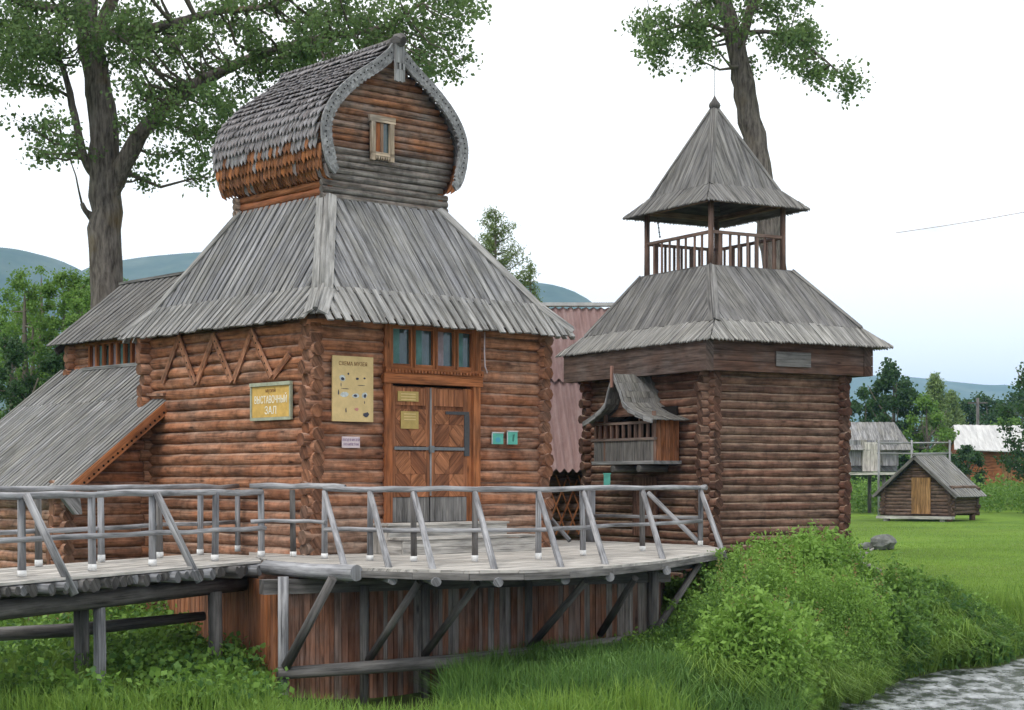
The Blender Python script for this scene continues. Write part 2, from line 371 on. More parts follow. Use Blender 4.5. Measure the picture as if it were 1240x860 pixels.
ii = np.arange(X2.size).reshape(X2.shape); fc = np.stack([ii[:-1, :-1], ii[:-1, 1:], ii[1:, 1:], ii[1:, :-1]], -1).reshape(-1, 4)
wm.from_pydata(np.stack([X2, Y2, np.full_like(X2, -3.33)], -1).reshape(-1, 3).tolist(), [], fc.tolist()); wm.materials.append(M['river_water'])
wo = bpy.data.objects.new('water', wm); COL.objects.link(wo); tag(wo, 'rippling white river water', kind='structure')

def hill(name, prof, Y, depth, label):
    """prof: ridge line as photo columns and rows at distance Y; a broad mound with slopes to both sides"""
    xs_ = np.linspace(prof[0][0], prof[-1][0], 90); zs = np.interp(xs_, [p[0] for p in prof], [p[1] for p in prof])
    k = np.ones(5)/5; zs = np.convolve(np.pad(zs, 2, 'edge'), k, 'valid')
    v = []; rows = np.linspace(-1, 1, 21)
    for a, (px, py) in enumerate(zip(xs_, zs)):
        for q in rows:
            y = Y+q*depth; z = (H-py)/F*Y*(math.cos(q*math.pi/2)**1.3 if abs(q) < 1 else 0)
            z += 10*mnoise.noise(V((px*.05, q*6, Y*.01)))*(1-abs(q))*(Y/2500)*(0 if abs(q) < .1 else 1)
            v.append(((px-620)/F*Y, y, z-3.2))
    m = len(rows); f = [(i*m+j, (i+1)*m+j, (i+1)*m+j+1, i*m+j+1) for i in range(len(xs_)-1) for j in range(m-1)]
    me = bpy.data.meshes.new(name); me.from_pydata(v, [], f); me.polygons.foreach_set('use_smooth', [True]*len(f)); me.materials.append(M['forested_hill'])
    o = bpy.data.objects.new(name, me); COL.objects.link(o); tag(o, label, kind='structure')
hill('hill', [(-700, 578), (-400, 420), (-150, 310), (0, 300), (60, 306), (110, 330), (250, 420), (400, 578)], 2600, 900, 'wooded hill on the left skyline')
hill('hill', [(-250, 578), (0, 420), (120, 328), (165, 316), (235, 309), (330, 304), (450, 312), (560, 330), (650, 345), (690, 348), (722, 372), (800, 450), (950, 578)], 3000, 1000, 'broad blue hill behind the log houses')
hill('hill', [(700, 578), (900, 476), (1000, 453), (1080, 455), (1140, 462), (1200, 468), (1260, 470), (1400, 500), (1600, 578)], 4600, 1200, 'pale far hill on the right')

# haze
hz = MB(); hz.box((0, 2500, 200), (1, 0, 0), (0, 1, 0), (0, 0, 1), 9000, 5000, 204)
hm = NT('haze_air'); pv = hm.n('ShaderNodeVolumePrincipled'); hm.l(pv.outputs[0], hm.out.inputs['Volume'])
pv.inputs['Color'].default_value = (.42, .66, 1.0, 1); pv.inputs['Density'].default_value = .00017; pv.inputs['Anisotropy'].default_value = .2
HAZE = True
if HAZE:
    ho = hz.build('haze', hm.m); tag(ho, 'thin bluish haze in the air', kind='stuff')

# ------------------------------------------------------------------ main log house frames
C0 = V((-3.08, 26.8, 0)); DL = V((-.663, .749, 0)).normalized(); DR = V((.749, .663, 0)).normalized(); Z = V((0, 0, 1))
def hp(s_, w_, z, C=C0, a=DL, b=DR): return C+a*s_+b*w_+Z*z
def s_at(px): t = (px-620)/F; return (-3.08-26.8*t)/(.663+.749*t)
def w_at(px): t = (px-620)/F; return (26.8*t+3.08)/(.749-.663*t)
def z_at(p, py): return (H-py)/F*p.y

def logs(mb, A, d, length, z0, z1, dz, phase=0, e0=.28, e1=.28, opens=(), greyf=None, n=11, rr=.585, wob=.08):
    k = 0; z = z0+phase*dz
    while z < z1:
        r0 = dz*rr*R.uniform(.94, 1.06); segs = [(-e0-R.uniform(-.05, .06), length+e1+R.uniform(-.05, .06))]
        for (a, b, za, zb) in opens:
            if za < z < zb:
                ns = []
                for (p, q) in segs:
                    if q <= a or p >= b: ns.append((p, q))
                    else:
                        if p < a: ns.append((p, a))
                        if q > b: ns.append((b, q))
                segs = ns
        g = greyf(z) if greyf else 0.0
        rv = R.random(); zj = R.uniform(-.008, .008); tl = R.uniform(-.006, .006)
        for (p, q) in segs:
            m = max(2, int((q-p)/.35)+1); pts = []; rad = []
            for i in range(m+1):
                u = p+(q-p)*i/m; pts.append(A+d*u+Z*(z+zj+tl*(u/length-.5)+R.uniform(-.005, .005))); rad.append(r0*R.uniform(.96, 1.05))
            mb.tube(pts, rad, n, r=rv, g=min(1, g+R.uniform(0, .12)), wob=wob*.3)
        z += dz; k += 1

def boards(mb, P0, P1, T0, T1, w=.12, th=.025, end='alt', ext=.07, g=0.0, lift=.02, grv=.3, gap=.004, mi=0):
    P0, P1, T0, T1 = map(V, (P0, P1, T0, T1)); ux = (P1-P0).normalized(); L = (P1-P0).length
    n = ux.cross(T0-P0).normalized()
    if n.z < 0: n = -n
    vx = n.cross(ux)
    if vx.dot(T0-P0) < 0: vx = -vx
    h = (T0-P0).dot(vx); a = (T0-P0).dot(ux); b = (T1-P0).dot(ux)
    def vm(u):
        v = h
        if a > 1e-4 and u < a: v = min(v, h*u/a)
        if L-b > 1e-4 and u > b: v = min(v, h*(L-u)/(L-b))
        return max(v, 0)
    u = 0.0; i = 0
    while u < L-1e-3:
        ww = w*R.uniform(.85, 1.15); u1 = min(L, u+ww)
        if L-u1 < w*.4: u1 = L
        up = i % 2 if end == 'alt' else R.random()
        e = (ext if up and end == 'alt' else 0)+R.uniform(-.3, .6)*ext*.4
        a0, a1 = (u-(.012 if up and end == 'alt' else -gap/2)), (u1+(.012 if up and end == 'alt' else -gap/2))
        pts = []
        if end == 'point': pts += [(a0, -e+.0), ((a0+a1)/2, -e-ww*.75), (a1, -e)]
        else: pts += [(a0, -e), (a1, -e)]
        pts.append((a1, vm(u1)))
        for q in sorted((a, b), reverse=True):
            if u < q < u1: pts.append((q, h))
        pts.append((a0, vm(u)))
        off = (lift if up else 0)+R.uniform(0, lift*.4) if end == 'alt' else R.uniform(0, lift)
        poly = [P0+ux*p+vx*q+n*off for p, q in pts]
        if vm(u)+vm(u1) > .001 or e > 0:
            mb.prism(poly, n*th, grain=vx, g=min(1, g+R.uniform(0, grv)), mi=mi, endcut=.65)
        u = u1; i += 1

house = thing('log_house', hp(2.4, 2.4, -2.6), 'large brown log house with a pointed onion gable tower on its grey board roof', 'log house')
zE, zK, zT = 2.5, 2.86, 4.62
LW, RW = 4.87, 4.75
def hgrey(z): return max(0, min(.8, (-.35-z)*.9)) if z < -.35 else 0
mb = MB(); logs(mb, hp(0, 0, 0), DL, LW, -2.7, 2.5, .187, 0, .13, .2, greyf=lambda z: hgrey(z)*.25); mb.build('wall', M_LOG, house)
mb = MB(); logs(mb, hp(0, 0, 0), DR, RW, -2.7, 2.5, .187, .5, .18, .12, opens=[(1.36, 3.22, -.78, 2.45)], greyf=hgrey); mb.build('wall', M_LOG, house)
mb = MB(); logs(mb, hp(LW, 0, 0), DR, RW, -2.7, 2.5, .187, .5, .25, .2, n=8); mb.build('wall', M_LOG, house)
mb = MB(); logs(mb, hp(0, RW, 0), DL, LW, -2.7, 2.5, .187, 0, .2, .2, n=8); mb.build('wall', M_LOG, house)
mb = MB(); mb.prism([hp(.1, .1, -2.7), hp(LW-.1, .1, -2.7), hp(LW-.1, RW-.1, -2.7), hp(.1, RW-.1, -2.7)], Z*5.3); mb.build('dark_interior', M_DARKIN, house)
# eaves: outer rect, kink rect, top rect  (s along DL, w along DR)
ES0, ES1, EW0, EW1 = -.5, LW+.5, -.3, RW+.3
KS0, KS1, KW0, KW1 = -.16, LW+.12, .06, RW-.08
TS0, TS1, TW0, TW1 = 1.25, 3.82, 1.15, 3.54
def frustum(mb, a, za, b, zb, C, da, db, **k):
    (s0, s1, w0, w1), (S0, S1, W0, W1) = a, b
    cs = [(s0, w0), (s1, w0), (s1, w1), (s0, w1)]; ct = [(S0, W0), (S1, W0), (S1, W1), (S0, W1)]
    for i in range(4):
        j = (i+1) % 4
        q = [hp(*cs[i], za, C, da, db), hp(*cs[j], za, C, da, db), hp(*ct[i], zb, C, da, db), hp(*ct[j], zb, C, da, db)]
        boards(mb, *q, **k)
def hips(parent, mat, a, za, b, zb, C, da, db, w=.15, h=.035, lift=.05, g=.2):
    (s0, s1, w0, w1), (S0, S1, W0, W1) = a, b
    cs = [(s0, w0), (s1, w0), (s1, w1), (s0, w1)]; ct = [(S0, W0), (S1, W0), (S1, W1), (S0, W1)]
    for i in range(4):
        mb = MB(); A = hp(*cs[i], za, C, da, db); B = hp(*ct[i], zb, C, da, db)
        for (dx, sg) in ((da, 1 if i in (0, 3) else -1), (db, 1 if i in (0, 1) else -1)):
            e = dx*sg; d = (B-A).normalized(); nrm = d.cross(e).normalized()
            if nrm.z < 0: nrm = -nrm
            sd = (e-d*e.dot(d)).normalized()
            mb.prism([A+nrm*lift, A+sd*w+nrm*lift, B+sd*w+nrm*lift, B+nrm*lift], nrm*h, grain=d, g=g)
        mb.tube([A+V((0, 0, lift*1.1)), B+V((0, 0, lift*1.1))], w*.3, 8, g=g); mb.build('hip_board', mat, parent)
ER, KR, TR = (ES0, ES1, EW0, EW1), (KS0, KS1, KW0, KW1), (TS0, TS1, TW0, TW1)
mb = MB(); frustum(mb, KR, zK, TR, zT, C0, DL, DR, w=.082, th=.022, ext=.0, end='alt', lift=.026, g=0)
rf = mb.build('roof', M_ROOF, house)
hips(rf, M_SKIRT, KR, zK, TR, zT, C0, DL, DR, g=.3)
mb = MB(); frustum(mb, ER, zE-.02, (KS0+.05, KS1-.05, KW0+.05, KW1-.05), zK+.055, C0, DL, DR, w=.088, th=.03, ext=.16, end='alt', lift=.04, g=.1)
hips(rf, M_SKIRT, ER, zE-.02, (KS0+.05, KS1-.05, KW0+.05, KW1-.05), zK+.05, C0, DL, DR, w=.17, lift=.055, g=.3)
mb.build('roof_skirt', M_SKIRT, rf)
mb = MB()
for (a, b) in (((ES0+.2, EW0+.16), (ES1-.2, EW0+.16)), ((ES0+.2, EW0+.16), (ES0+.2, EW1-.2)), ((ES1-.2, EW0+.16), (ES1-.2, EW1-.2)), ((ES0+.2, EW1-.2), (ES1-.2, EW1-.2))):
    mb.beam(hp(*a, zE-.03), hp(*b, zE-.03), .07, .08)
mb.build('eave_beam', M_HUT, rf)

# onion gable tower (bochka)
prof = [(4.97, 1.25), (5.03, 1.33), (5.15, 1.40), (5.33, 1.455), (5.52, 1.49), (5.69, 1.50), (5.87, 1.46), (6.04, 1.38), (6.2, 1.27), (6.36, 1.12), (6.52, .94), (6.66, .76), (6.78, .58), (6.89, .42), (7.0, .28), (7.12, .14), (7.24, .05), (7.32, .0)]
prof = [(z, w*1.0) for z, w in prof]
WC = 2.345; KS_F, KS_B = .93, 4.15      # front and back of the barrel roof along DL
def wid(z): return float(np.interp(z, [p[0] for p in prof], [p[1] for p in prof]))
cup = MB()
def gable_logs(mb, s_, sgn):
    z = zT-.12; k = 0
    while z < 7.2:
        hw = 1.2 if z < 4.84 else wid(z)-.05
        if hw > .06:
            g = (max(0, min(.95, (5.6-z)*3)) if z < 5.6 else 0)+R.choice((0, 0, .1, .3, .5))
            e = .12 if z < 4.84 else 0
            pts = [hp(s_, WC+u, z+R.uniform(-.004, .004)) for u in np.linspace(-hw-e, hw+e, max(3, int(hw*6)))]
            if not (5.38 < z < 5.92): mb.tube(pts, [.062*R.uniform(.95, 1.05) for _ in pts], 9, g=g)
            else:
                q = R.random()
                for a, b in ((-hw, -.33), (.01, hw)):
                    pts = [hp(s_, WC+u, z) for u in np.linspace(a, b, 6)]; mb.tube(pts, [.062*R.uniform(.95, 1.05) for _ in pts], 9, r=q, g=g)
        z += .112
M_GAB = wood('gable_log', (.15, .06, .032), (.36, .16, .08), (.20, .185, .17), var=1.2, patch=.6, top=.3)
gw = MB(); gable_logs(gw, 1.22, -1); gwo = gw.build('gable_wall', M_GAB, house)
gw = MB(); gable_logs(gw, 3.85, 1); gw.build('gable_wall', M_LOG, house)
for w_ in (WC-1.17, WC+1.17):
    mb = MB(); logs(mb, hp(1.3, w_, 0), DL, 2.5, zT-.1, 5.05, .13, .5, .1, .1); mb.build('neck_wall', M_ORNG, house)
mb = MB()      # inner shell closing the barrel below the shingles
pl = [hp(1.27, WC+w, z) for z, w in [(p[0], p[1]-.09) for p in prof if p[1] > .12]]+[hp(1.27, WC-w, z) for z, w in [(p[0], p[1]-.09) for p in prof if p[1] > .12]][::-1]
mb.prism(pl, DL*2.5); mb.build('roof_core', M_DARKIN, house)
# shingles along the profile
pts = [V((w, z, 0)) for z, w in prof]; cum = [0]
for i in range(1, len(pts)): cum.append(cum[-1]+(pts[i]-pts[i-1]).length)
def at(sl):
    sl = max(0, min(cum[-1]-1e-4, sl)); i = max(k for k in range(len(cum)-1) if cum[k] <= sl); t_ = (sl-cum[i])/(cum[i+1]-cum[i]); p = pts[i].lerp(pts[i+1], t_); tn = (pts[i+1]-pts[i]).normalized(); return p, tn
for sgn in (-1, 1):
    mb = MB(); row = 0; sl = -.02
    while sl < cum[-1]-.05:
        p0, t0 = at(sl); p1, t1 = at(sl+.17); s_ = KS_F+.06+(row % 2)*.05
        while s_ < KS_B:
            w_ = .108*R.uniform(.85, 1.12)
            nrm2 = V((t0.y, -t0.x, 0)); jl = R.uniform(-.02, .02)
            def W(u, q, off):     # u along the house, q along the profile
                pp, tt = at(sl+q) if sl+q >= 0 else (pts[0]+(pts[1]-pts[0]).normalized()*(sl+q), (pts[1]-pts[0]).normalized())
                nn = V((tt.y, -tt.x, 0)); a = pp+nn*off; return hp(s_+u, WC+sgn*a.x, a.y)
            lo = .05+R.uniform(0, .026); hi = .006
            poly = [W(.002, jl+.05, lo), (W(w_*.5, jl-.03, lo+.004)), W(w_-.004, jl+.05, lo), W(w_-.004, .215, hi), W(.002, .215, hi)]
            nrm = (poly[2]-poly[0]).cross(poly[3]-poly[0]).normalized(); cen = hp(s_, WC, 5.9)
            if nrm.dot(poly[0]-cen) < 0: nrm = -nrm
            zz = p0.y; g = 1.0 if zz > 5.36+R.uniform(-.07, .07) else R.uniform(.0, .12)
            if zz < 5.36 and R.random() < .1: g = .9
            mb.prism(poly, nrm*.014, grain=(poly[3]-poly[2]), g=g, endcut=.7)
            s_ += w_
        sl += .165; row += 1
    mb.build('shingle_roof', M_SHING, house)
def bargeboard(s_, mat=M_GREY):
    mb = MB()
    for sgn in (-1, 1):
        m = 64; prev = None
        for i in range(m+1):
            sl = -.0+cum[-1]*i/m; p, tn = at(sl); nn = V((tn.y, -tn.x, 0)); tf = i/m
            wd = .13+.035*abs(math.sin(i*math.pi/2.1))
            if tf < .08: wd *= .6+tf*5
            o_ = p+nn*.05; i_ = p-nn*wd; i_.x = max(i_.x, 0); o_.x = max(o_.x, 0)
            cur = (hp(s_, WC+sgn*o_.x, o_.y), hp(s_, WC+sgn*i_.x, i_.y))
            if prev: mb.prism([prev[0], cur[0], cur[1], prev[1]], -DL*.045, grain=cur[0]-prev[0], r=.5+.3*math.sin(i*.2), g=.1)
            prev = cur
    for sgn in (-1, 1):
        for i in range(4, 34 if s_ < 2 else 4):
            p, tn = at(cum[-1]*i/35); nn = V((tn.y, -tn.x, 0)); q = p-nn*.03
            if q.x > .08: c = hp(s_-.047, WC+sgn*q.x, q.y); mb.tube([c+DL*.01, c-DL*.003], .014, 6, mi=1)
    mb.build('bargeboard', [mat, M_HOLE], house)
bargeboard(KS_F); bargeboard(KS_B+.04)
mb = MB(); mb.tube([hp(KS_B+.1, WC, 7.25), hp(3, WC, 7.25), hp(1.2, WC, 7.27), hp(.95, WC, 7.28)], [.075, .08, .09, .10], 10, g=.2)
mb.tube([hp(.96, WC, 7.28), hp(.88, WC, 7.30), hp(.80, WC, 7.30), hp(.73, WC, 7.27)], [.10, .125, .12, .07], 10, g=0); mb.build('ridge_log', M_DARKP, house)
mb = MB(); e = KS_F-.075
def pend(poly, off=0, mat=0): mb.prism([hp(e, WC+a, b) for a, b in poly], -DL*.04, grain=Z, g=.5)
pend([(-.09, 7.28), (.09, 7.28), (.10, 6.92), (-.10, 6.92)]); pend([(-.10, 6.918), (-.06, 6.918), (-.06, 6.81), (-.10, 6.81)]); pend([(.06, 6.918), (.10, 6.918), (.10, 6.81), (.06, 6.81)]); pend([(-.02, 6.918), (.02, 6.918), (.02, 6.81), (-.02, 6.81)])
pend([(-.10, 6.808), (.10, 6.808), (.10, 6.62), (.045, 6.60), (0, 6.62), (-.045, 6.60), (-.10, 6.62)])
mb.build('gable_pendant', M_GREY, house)
# small carved window in the gable
ws = 1.13
mb = MB()
WC0, WC = WC, WC-.16
for a, b, c, d in ((-.24, -.15, (5.52-.22), (6.16-.22)), (.15, .24, (5.52-.22), (6.16-.22)), (-.27, .27, (6.163-.22), (6.27-.22)), (-.24, .24, (5.60-.22), (5.66-.22))):
    mb.prism([hp(ws, WC+a, c), hp(ws, WC+b, c), hp(ws, WC+b, d), hp(ws, WC+a, d)], -DL*.05, g=.15)
for i in range(6): mb.prism([hp(ws-.003, WC-.15+.05*i, (5.597-.22)), hp(ws-.003, WC-.10+.05*i, (5.597-.22)), hp(ws-.003, WC-.125+.05*i, (5.53-.22))], -DL*.04, g=.2)
win = mb.build('window', wood('pale_carved_wood', (.40, .29, .19), (.52, .40, .28), (.45, .43, .40), knots=False, patch=.4), house)
mb = MB(); mb.prism([hp(ws-.005, WC-.148, (5.66-.22)), hp(ws-.005, WC-.03, (5.66-.22)), hp(ws-.005, WC-.03, (6.16-.22)), hp(ws-.005, WC-.148, (6.16-.22))], DL*.02); mb.prism([hp(ws-.02, WC-.028, (5.66-.22)), hp(ws-.02, WC+.028, (5.66-.22)), hp(ws-.02, WC+.028, (6.16-.22)), hp(ws-.02, WC-.028, (6.16-.22))], DL*.03, g=.9)
mb.build('shutter_board', M_FRAME, win)
mb = MB(); mb.prism([hp(ws-.003, WC+.03, (5.66-.22)), hp(ws-.003, WC+.148, (5.66-.22)), hp(ws-.003, WC+.148, (6.16-.22)), hp(ws-.003, WC+.03, (6.16-.22))], DL*.02); mb.build('window_pane', M_GLASS, win)
WC = WC0

# entrance: frame, double door, transom window (on the right-hand face)
FO = -.13       # front plane of the joinery (s)
def rw(mb, w0, w1, z0, z1, s_=FO, th=.05, **k): mb.prism([hp(s_, w0, z0), hp(s_, w1, z0), hp(s_, w1, z1), hp(s_, w0, z1)], DL*th, **k)
mb = MB()
rw(mb, 1.30, 1.44, -.78, 1.50, s_=FO-.02, th=.2, grain=Z); rw(mb, 3.13, 3.28, -.78, 1.50, s_=FO-.02, th=.2, grain=Z); rw(mb, 1.26, 3.32, 1.503, 1.66, s_=FO-.04, th=.22); rw(mb, 3.02, 3.127, -.78, 1.46, s_=FO+.03, th=.1, grain=Z)
dfo = mb.build('door_frame', M_FRAME, house)
mb = MB()
rw(mb, 1.30, 1.40, 1.70, 2.44, s_=FO-.01, th=.16, grain=Z); rw(mb, 3.18, 3.30, 1.70, 2.44, s_=FO-.01, th=.16, grain=Z); rw(mb, 1.30, 3.30, 2.443, 2.52, s_=FO-.02, th=.16); rw(mb, 1.28, 3.32, 1.663, 1.76, s_=FO-.06, th=.2)
cells = [1.44, 1.90, 2.36, 2.80, 3.18]
for i in range(4):
    a, b = cells[i]-.04, cells[i+1]
    rw(mb, a, a+.07, 1.763, 2.44, s_=FO+.005, th=.08, grain=Z); rw(mb, b-.07, b-.003, 1.763, 2.44, s_=FO+.005, th=.08, grain=Z)
    rw(mb, a+.073, b-.073, 1.763, 1.82, s_=FO+.01, th=.08); rw(mb, a+.073, b-.073, 2.38, 2.44, s_=FO+.01, th=.08)
two = mb.build('transom_window', M_FRAME, house)
for i in range(4):
    a, b = cells[i]+.033, cells[i+1]-.073
    mb = MB(); rw(mb, a, b, 1.82, 2.38, s_=FO+.06, th=.01); mb.build('window_pane', M_GLASS, two)
    mb = MB(); m_ = a+(b-a)*.45
    rw(mb, a, m_, 1.82, 2.38, s_=FO+.055-.002, th=.006); mb.build('curtain', M_CURTP if i == 2 else M_CURTL, two)
mb = MB()
for i in range(30): mb.box(hp(FO-.07, 1.33+i*.067, 1.70), DR, DL, Z, .018, .015, .02, g=0)
mb.build('carved_moulding', M_FRAME, dfo)
for k, (a, b) in enumerate(((1.443, 2.225), (2.245, 3.017))):
    mb = MB(); rw(mb, a, b, -.32, 1.46, s_=FO+.045, th=.04, r=.2)
    # patterned facing of slanted boards in alternating tones
    st = (b-a-.16)/2; 
    rw(mb, a, a+.08, -.32, 1.46, s_=FO+.015, th=.035, grain=Z, r=.5); rw(mb, b-.08, b, -.32, 1.46, s_=FO+.015, th=.035, grain=Z, r=.5)
    z = -.32; row = 0
    rows = [(-.32, .05), (.05, .42), (.50, .86), (.86, 1.10), (1.16, 1.44)]
    for (za, zb) in rows:
        for c in range(2):
            x0 = a+.083+c*st; x1 = x0+st-.004; tone = (row+c) % 2
            if row == 4:
                for q in range(3): rw(mb, x0+(x1-x0)*q/3, x0+(x1-x0)*(q+1)/3-.004, za, zb, s_=FO+.02+R.uniform(0, .006), th=.028, grain=Z, r=R.uniform(.3, .8))
                continue
            cut = (x1-x0)*.38; ch = (zb-za)*.38
            hexp = [(x0+cut, za+.003), (x1, za+.003), (x1, zb-ch), (x1-cut, zb-.003), (x0, zb-.003), (x0, za+ch)]
            if k: hexp = [(x1-(p-x0), q) for p, q in hexp]
            nst = 4; dr_ = V((DR.x, DR.y, 0))
            mb.prism([hp(FO+.012, p, q) for p, q in hexp], DL*.03, grain=(dr_*(1 if tone ^ k else -1)+Z), r=.95 if tone else .15, g=0)
            for tri in ([(x0, za+.003), (x0+cut-.006, za+.003), (x0, za+ch-.006)], [(x1, zb-.003), (x1-cut+.006, zb-.003), (x1, zb-ch+.006)]):
                if k: tri = [(x1-(p-x0), q) for p, q in tri]
                mb.prism([hp(FO+.016, p, q) for p, q in tri], DL*.03, grain=Z, r=.5, g=0)
        row += 1
    dl = mb.build('door_leaf', M_DOOR, house)
    mb = MB(); x = a
    while x < b-.02: rw(mb, x, min(b, x+.11)-.005, -.72, -.325, s_=FO+.02+R.uniform(0, .01), th=.035, grain=Z, g=R.uniform(.7, 1)); x += .11
    mb.build('kick_board', M_DARKP, dl, 'weathered grey boards at the foot of the door')
    mb = MB(); rw(mb, a+.05, b-.02, .44, .49, s_=FO+.002, th=.012); mb.build('strap_bar', M_IRON, dl)
    if k: mb = MB(); rw(mb, 2.55, 3.05, 1.03, 1.08, s_=FO-.002, th=.014); rw(mb, 2.95, 3.06, .35, 1.028, s_=FO+.001, th=.02); mb.build('hinge_iron', M_BLACK, dl)
mb = MB(); rw(mb, 2.226, 2.255, -.30, 1.45, s_=FO+.003, th=.05, grain=Z, g=.7); mb.build('meeting_strip', M_GREY, house)
mb = MB(); c = hp(FO-.015, 2.24, .455); mb.box(c, DR, DL, Z, .045, .02, .055); mb.build('padlock', M_IRON, house)
mb = MB(); rw(mb, 1.3, 3.25, -.86, -.785, s_=FO-.06, th=.25); mb.build('threshold', M_GREY, house)
for (a, b, c, d, nm) in ((1.56, 1.98, 1.22, 1.38, 'rectangular yellow name plate high on the left leaf of the carved door'), (1.62, 1.98, .78, 1.06, 'square yellow notice in the middle of the left leaf of the carved door')):
    o = thing('door_notice', hp(FO, a, c), nm, 'notice'); mb = MB(); rw(mb, a, b, c, d, s_=FO-.004, th=.012); mb.build('notice_plate', M_NOTE, o)
    mb = MB()
    for q in range(3): rw(mb, a+.06, b-.06, d-.05-q*.045, d-.035-q*.045, s_=FO-.0065, th=.002)
    mb.build('printed_line', M_BOARD, o)

# zigzag boards on the left face
zz = [(204, 464), (224.6, 407), (245, 465), (267, 406), (290, 463), (313, 400), (338, 457), (358, 430)]
for i in range(len(zz)-1):
    def zp(q, o_): s_ = s_at(q[0]); b = hp(s_, 0, 0); return hp(s_, -o_, z_at(b, q[1]))
    down = i % 2 == 1; A, B = zp(zz[i], .15 if down else .118), zp(zz[i+1], .15 if down else .118)
    mb = MB(); mb.beam(A, B, .03, .11, up=(B-A).cross(DR), g=.1)
    if down:
        for q in range(1, 7): c = A.lerp(B, q/7)-DR*.014; mb.tube([c, c-DR*.004], .016, 7, mi=1)
    mb.build('zigzag_board', [M_LOG, M_HOLE], house)

# lean-to wing on the far left of the left face (u = outward = -DR)
def lz(u): return 1.37-.797*u
def lp(s_, u, dz=0): return hp(s_, -u, lz(u)+dz)
def ep(s_, u, z): return hp(s_, -u, z)
mb = MB()
boards(mb, lp(4.30, 2.04), lp(10.1, 2.04), lp(4.30, .02), lp(10.1, .02), w=.07, th=.022, end='alt', ext=.05, lift=.024, g=.25)
boards(mb, lp(4.95, .02, .001), lp(10.1, .02, .001), lp(4.95, -.95), lp(10.1, -.95), w=.085, th=.022, end='alt', ext=0, lift=.022, g=.25)
wr = mb.build('lean_to_roof', M_ROOF, house)
mb = MB(); A, B = lp(4.27, 0, -.05), lp(4.27, 1.95, -.05)
d = (B-A).normalized(); nn = d.cross(DL).normalized()
if nn.z < 0: nn = -nn
mb.prism([A+nn*.04, B+nn*.04, B-nn*.14, A-nn*.14], DL*.035, grain=d, g=0)
m_ = 22
for i in range(1, m_):
    c = A.lerp(B, i/m_)-nn*.085-DL*.002; mb.tube([c, c+DL*.01], .022, 8, mi=1)
mb.build('bargeboard', [M_ORNG, M_HOLE], wr)
mb = MB(); mb.prism([ep(4.28, 1.75, -.06), ep(4.28, 2.0, -.26), ep(4.28, 2.02, -.34), ep(4.28, 1.78, -.62), ep(4.28, 1.66, -.62), ep(4.28, 1.70, -.35)], DL*.12, g=.6); mb.build('eave_bracket', M_GREY, house)
mb = MB(); mb.beam(ep(4.25, .08, 1.43), ep(5.0, .1, 1.44), .16, .05, g=.3); mb.build('flashing_board', M_LOG, house)
def lgrey(z): return .15
mb = MB(); logs(mb, ep(LW+.02, .1, 0), -DR, 1.62, -2.7, .0, .187, .5, 0, .2, greyf=lgrey); 
for k in range(9):
    z = .0+k*.187; um = (1.37-z)/.797-.2
    if um > .15: mb.tube([ep(LW+.02, .05, z), ep(LW+.02, um/2, z), ep(LW+.02, um, z)], .105, 10)
mb.build('wall', M_LOG, house)
mb = MB(); logs(mb, ep(LW, 1.7, 0), DL, 5.0, -2.7, -.1, .187, 0, .2, .2, greyf=lambda z: .3); mb.build('wall', M_LOG, house)
mb = MB(); logs(mb, ep(LW+4.9, 1.7, 0), DR, 4.6, -2.7, .2, .187, .5, .2, .2, n=7); mb.build('wall', M_LOG, house)
# clerestory
mb = MB(); logs(mb, ep(LW, -1.0, 0), DL, 4.75, 1.5, 2.65, .16, 0, .1, .2, opens=[(.1, 4.0, 2.12, 2.62)]); logs(mb, ep(9.62, -1.0, 0), DR, 2.6, 1.5, 2.65, .16, .5, .2, .2, n=8)
for k in range(8):
    z = 2.7+k*.16; a = -(z-2.62)/.797; mb.tube([ep(9.62, a-1.1, z), ep(9.62, -3.5-a*.0-(z-2.62)*0, z)], .09, 8) if a-1.1 > -2.4 else None
mb.build('clerestory_wall', M_LOG, house)
mb = MB(); mb.beam(ep(4.9, -.88, 2.12), ep(9.0, -.88, 2.12), .16, .06, g=.1); mb.build('window_sill', M_SKIRT, house)
cw = MB()
for i in range(15):
    s_ = 5.0+i*.275; cw.beam(ep(s_, -.9, 2.15), ep(s_, -.9, 2.6), .06, .06, up=DL, g=0)
cw.beam(ep(4.95, -.9, 2.6), ep(9.0, -.9, 2.6), .07, .05)
cwo = cw.build('clerestory_window', M_FRAME, house)
for i in range(14):
    mb = MB(); s_ = 5.0+i*.275; mb.prism([ep(s_+.03, -.94, 2.15), ep(s_+.245, -.94, 2.15), ep(s_+.245, -.94, 2.6), ep(s_+.03, -.94, 2.6)], DR*.01); mb.build('window_pane', [M_CURTL, M_CURTP, M_GLASS][(i*7) % 3], cwo)
mb = MB()
boards(mb, ep(4.6, -.62, 2.62), ep(10.05, -.62, 2.62), ep(4.6, -2.3, 3.96), ep(10.05, -2.3, 3.96), w=.12, th=.024, ext=.05, end='alt', g=.1)
boards(mb, ep(4.6, -4.0, 2.62), ep(10.05, -4.0, 2.62), ep(4.6, -2.3, 3.96), ep(10.05, -2.3, 3.96), w=.12, th=.024, ext=.05, end='alt', g=.1)
mb.beam(ep(4.6, -2.3, 4.0), ep(10.1, -2.3, 4.0), .2, .05, g=.1)
mb.build('clerestory_roof', M_ROOFT, house)
mb = MB(); mb.beam(ep(9.9, -.7, 2.5), ep(9.9, -2.3, 3.8), .06, .14); mb.build('bargeboard', M_DARKP, house)

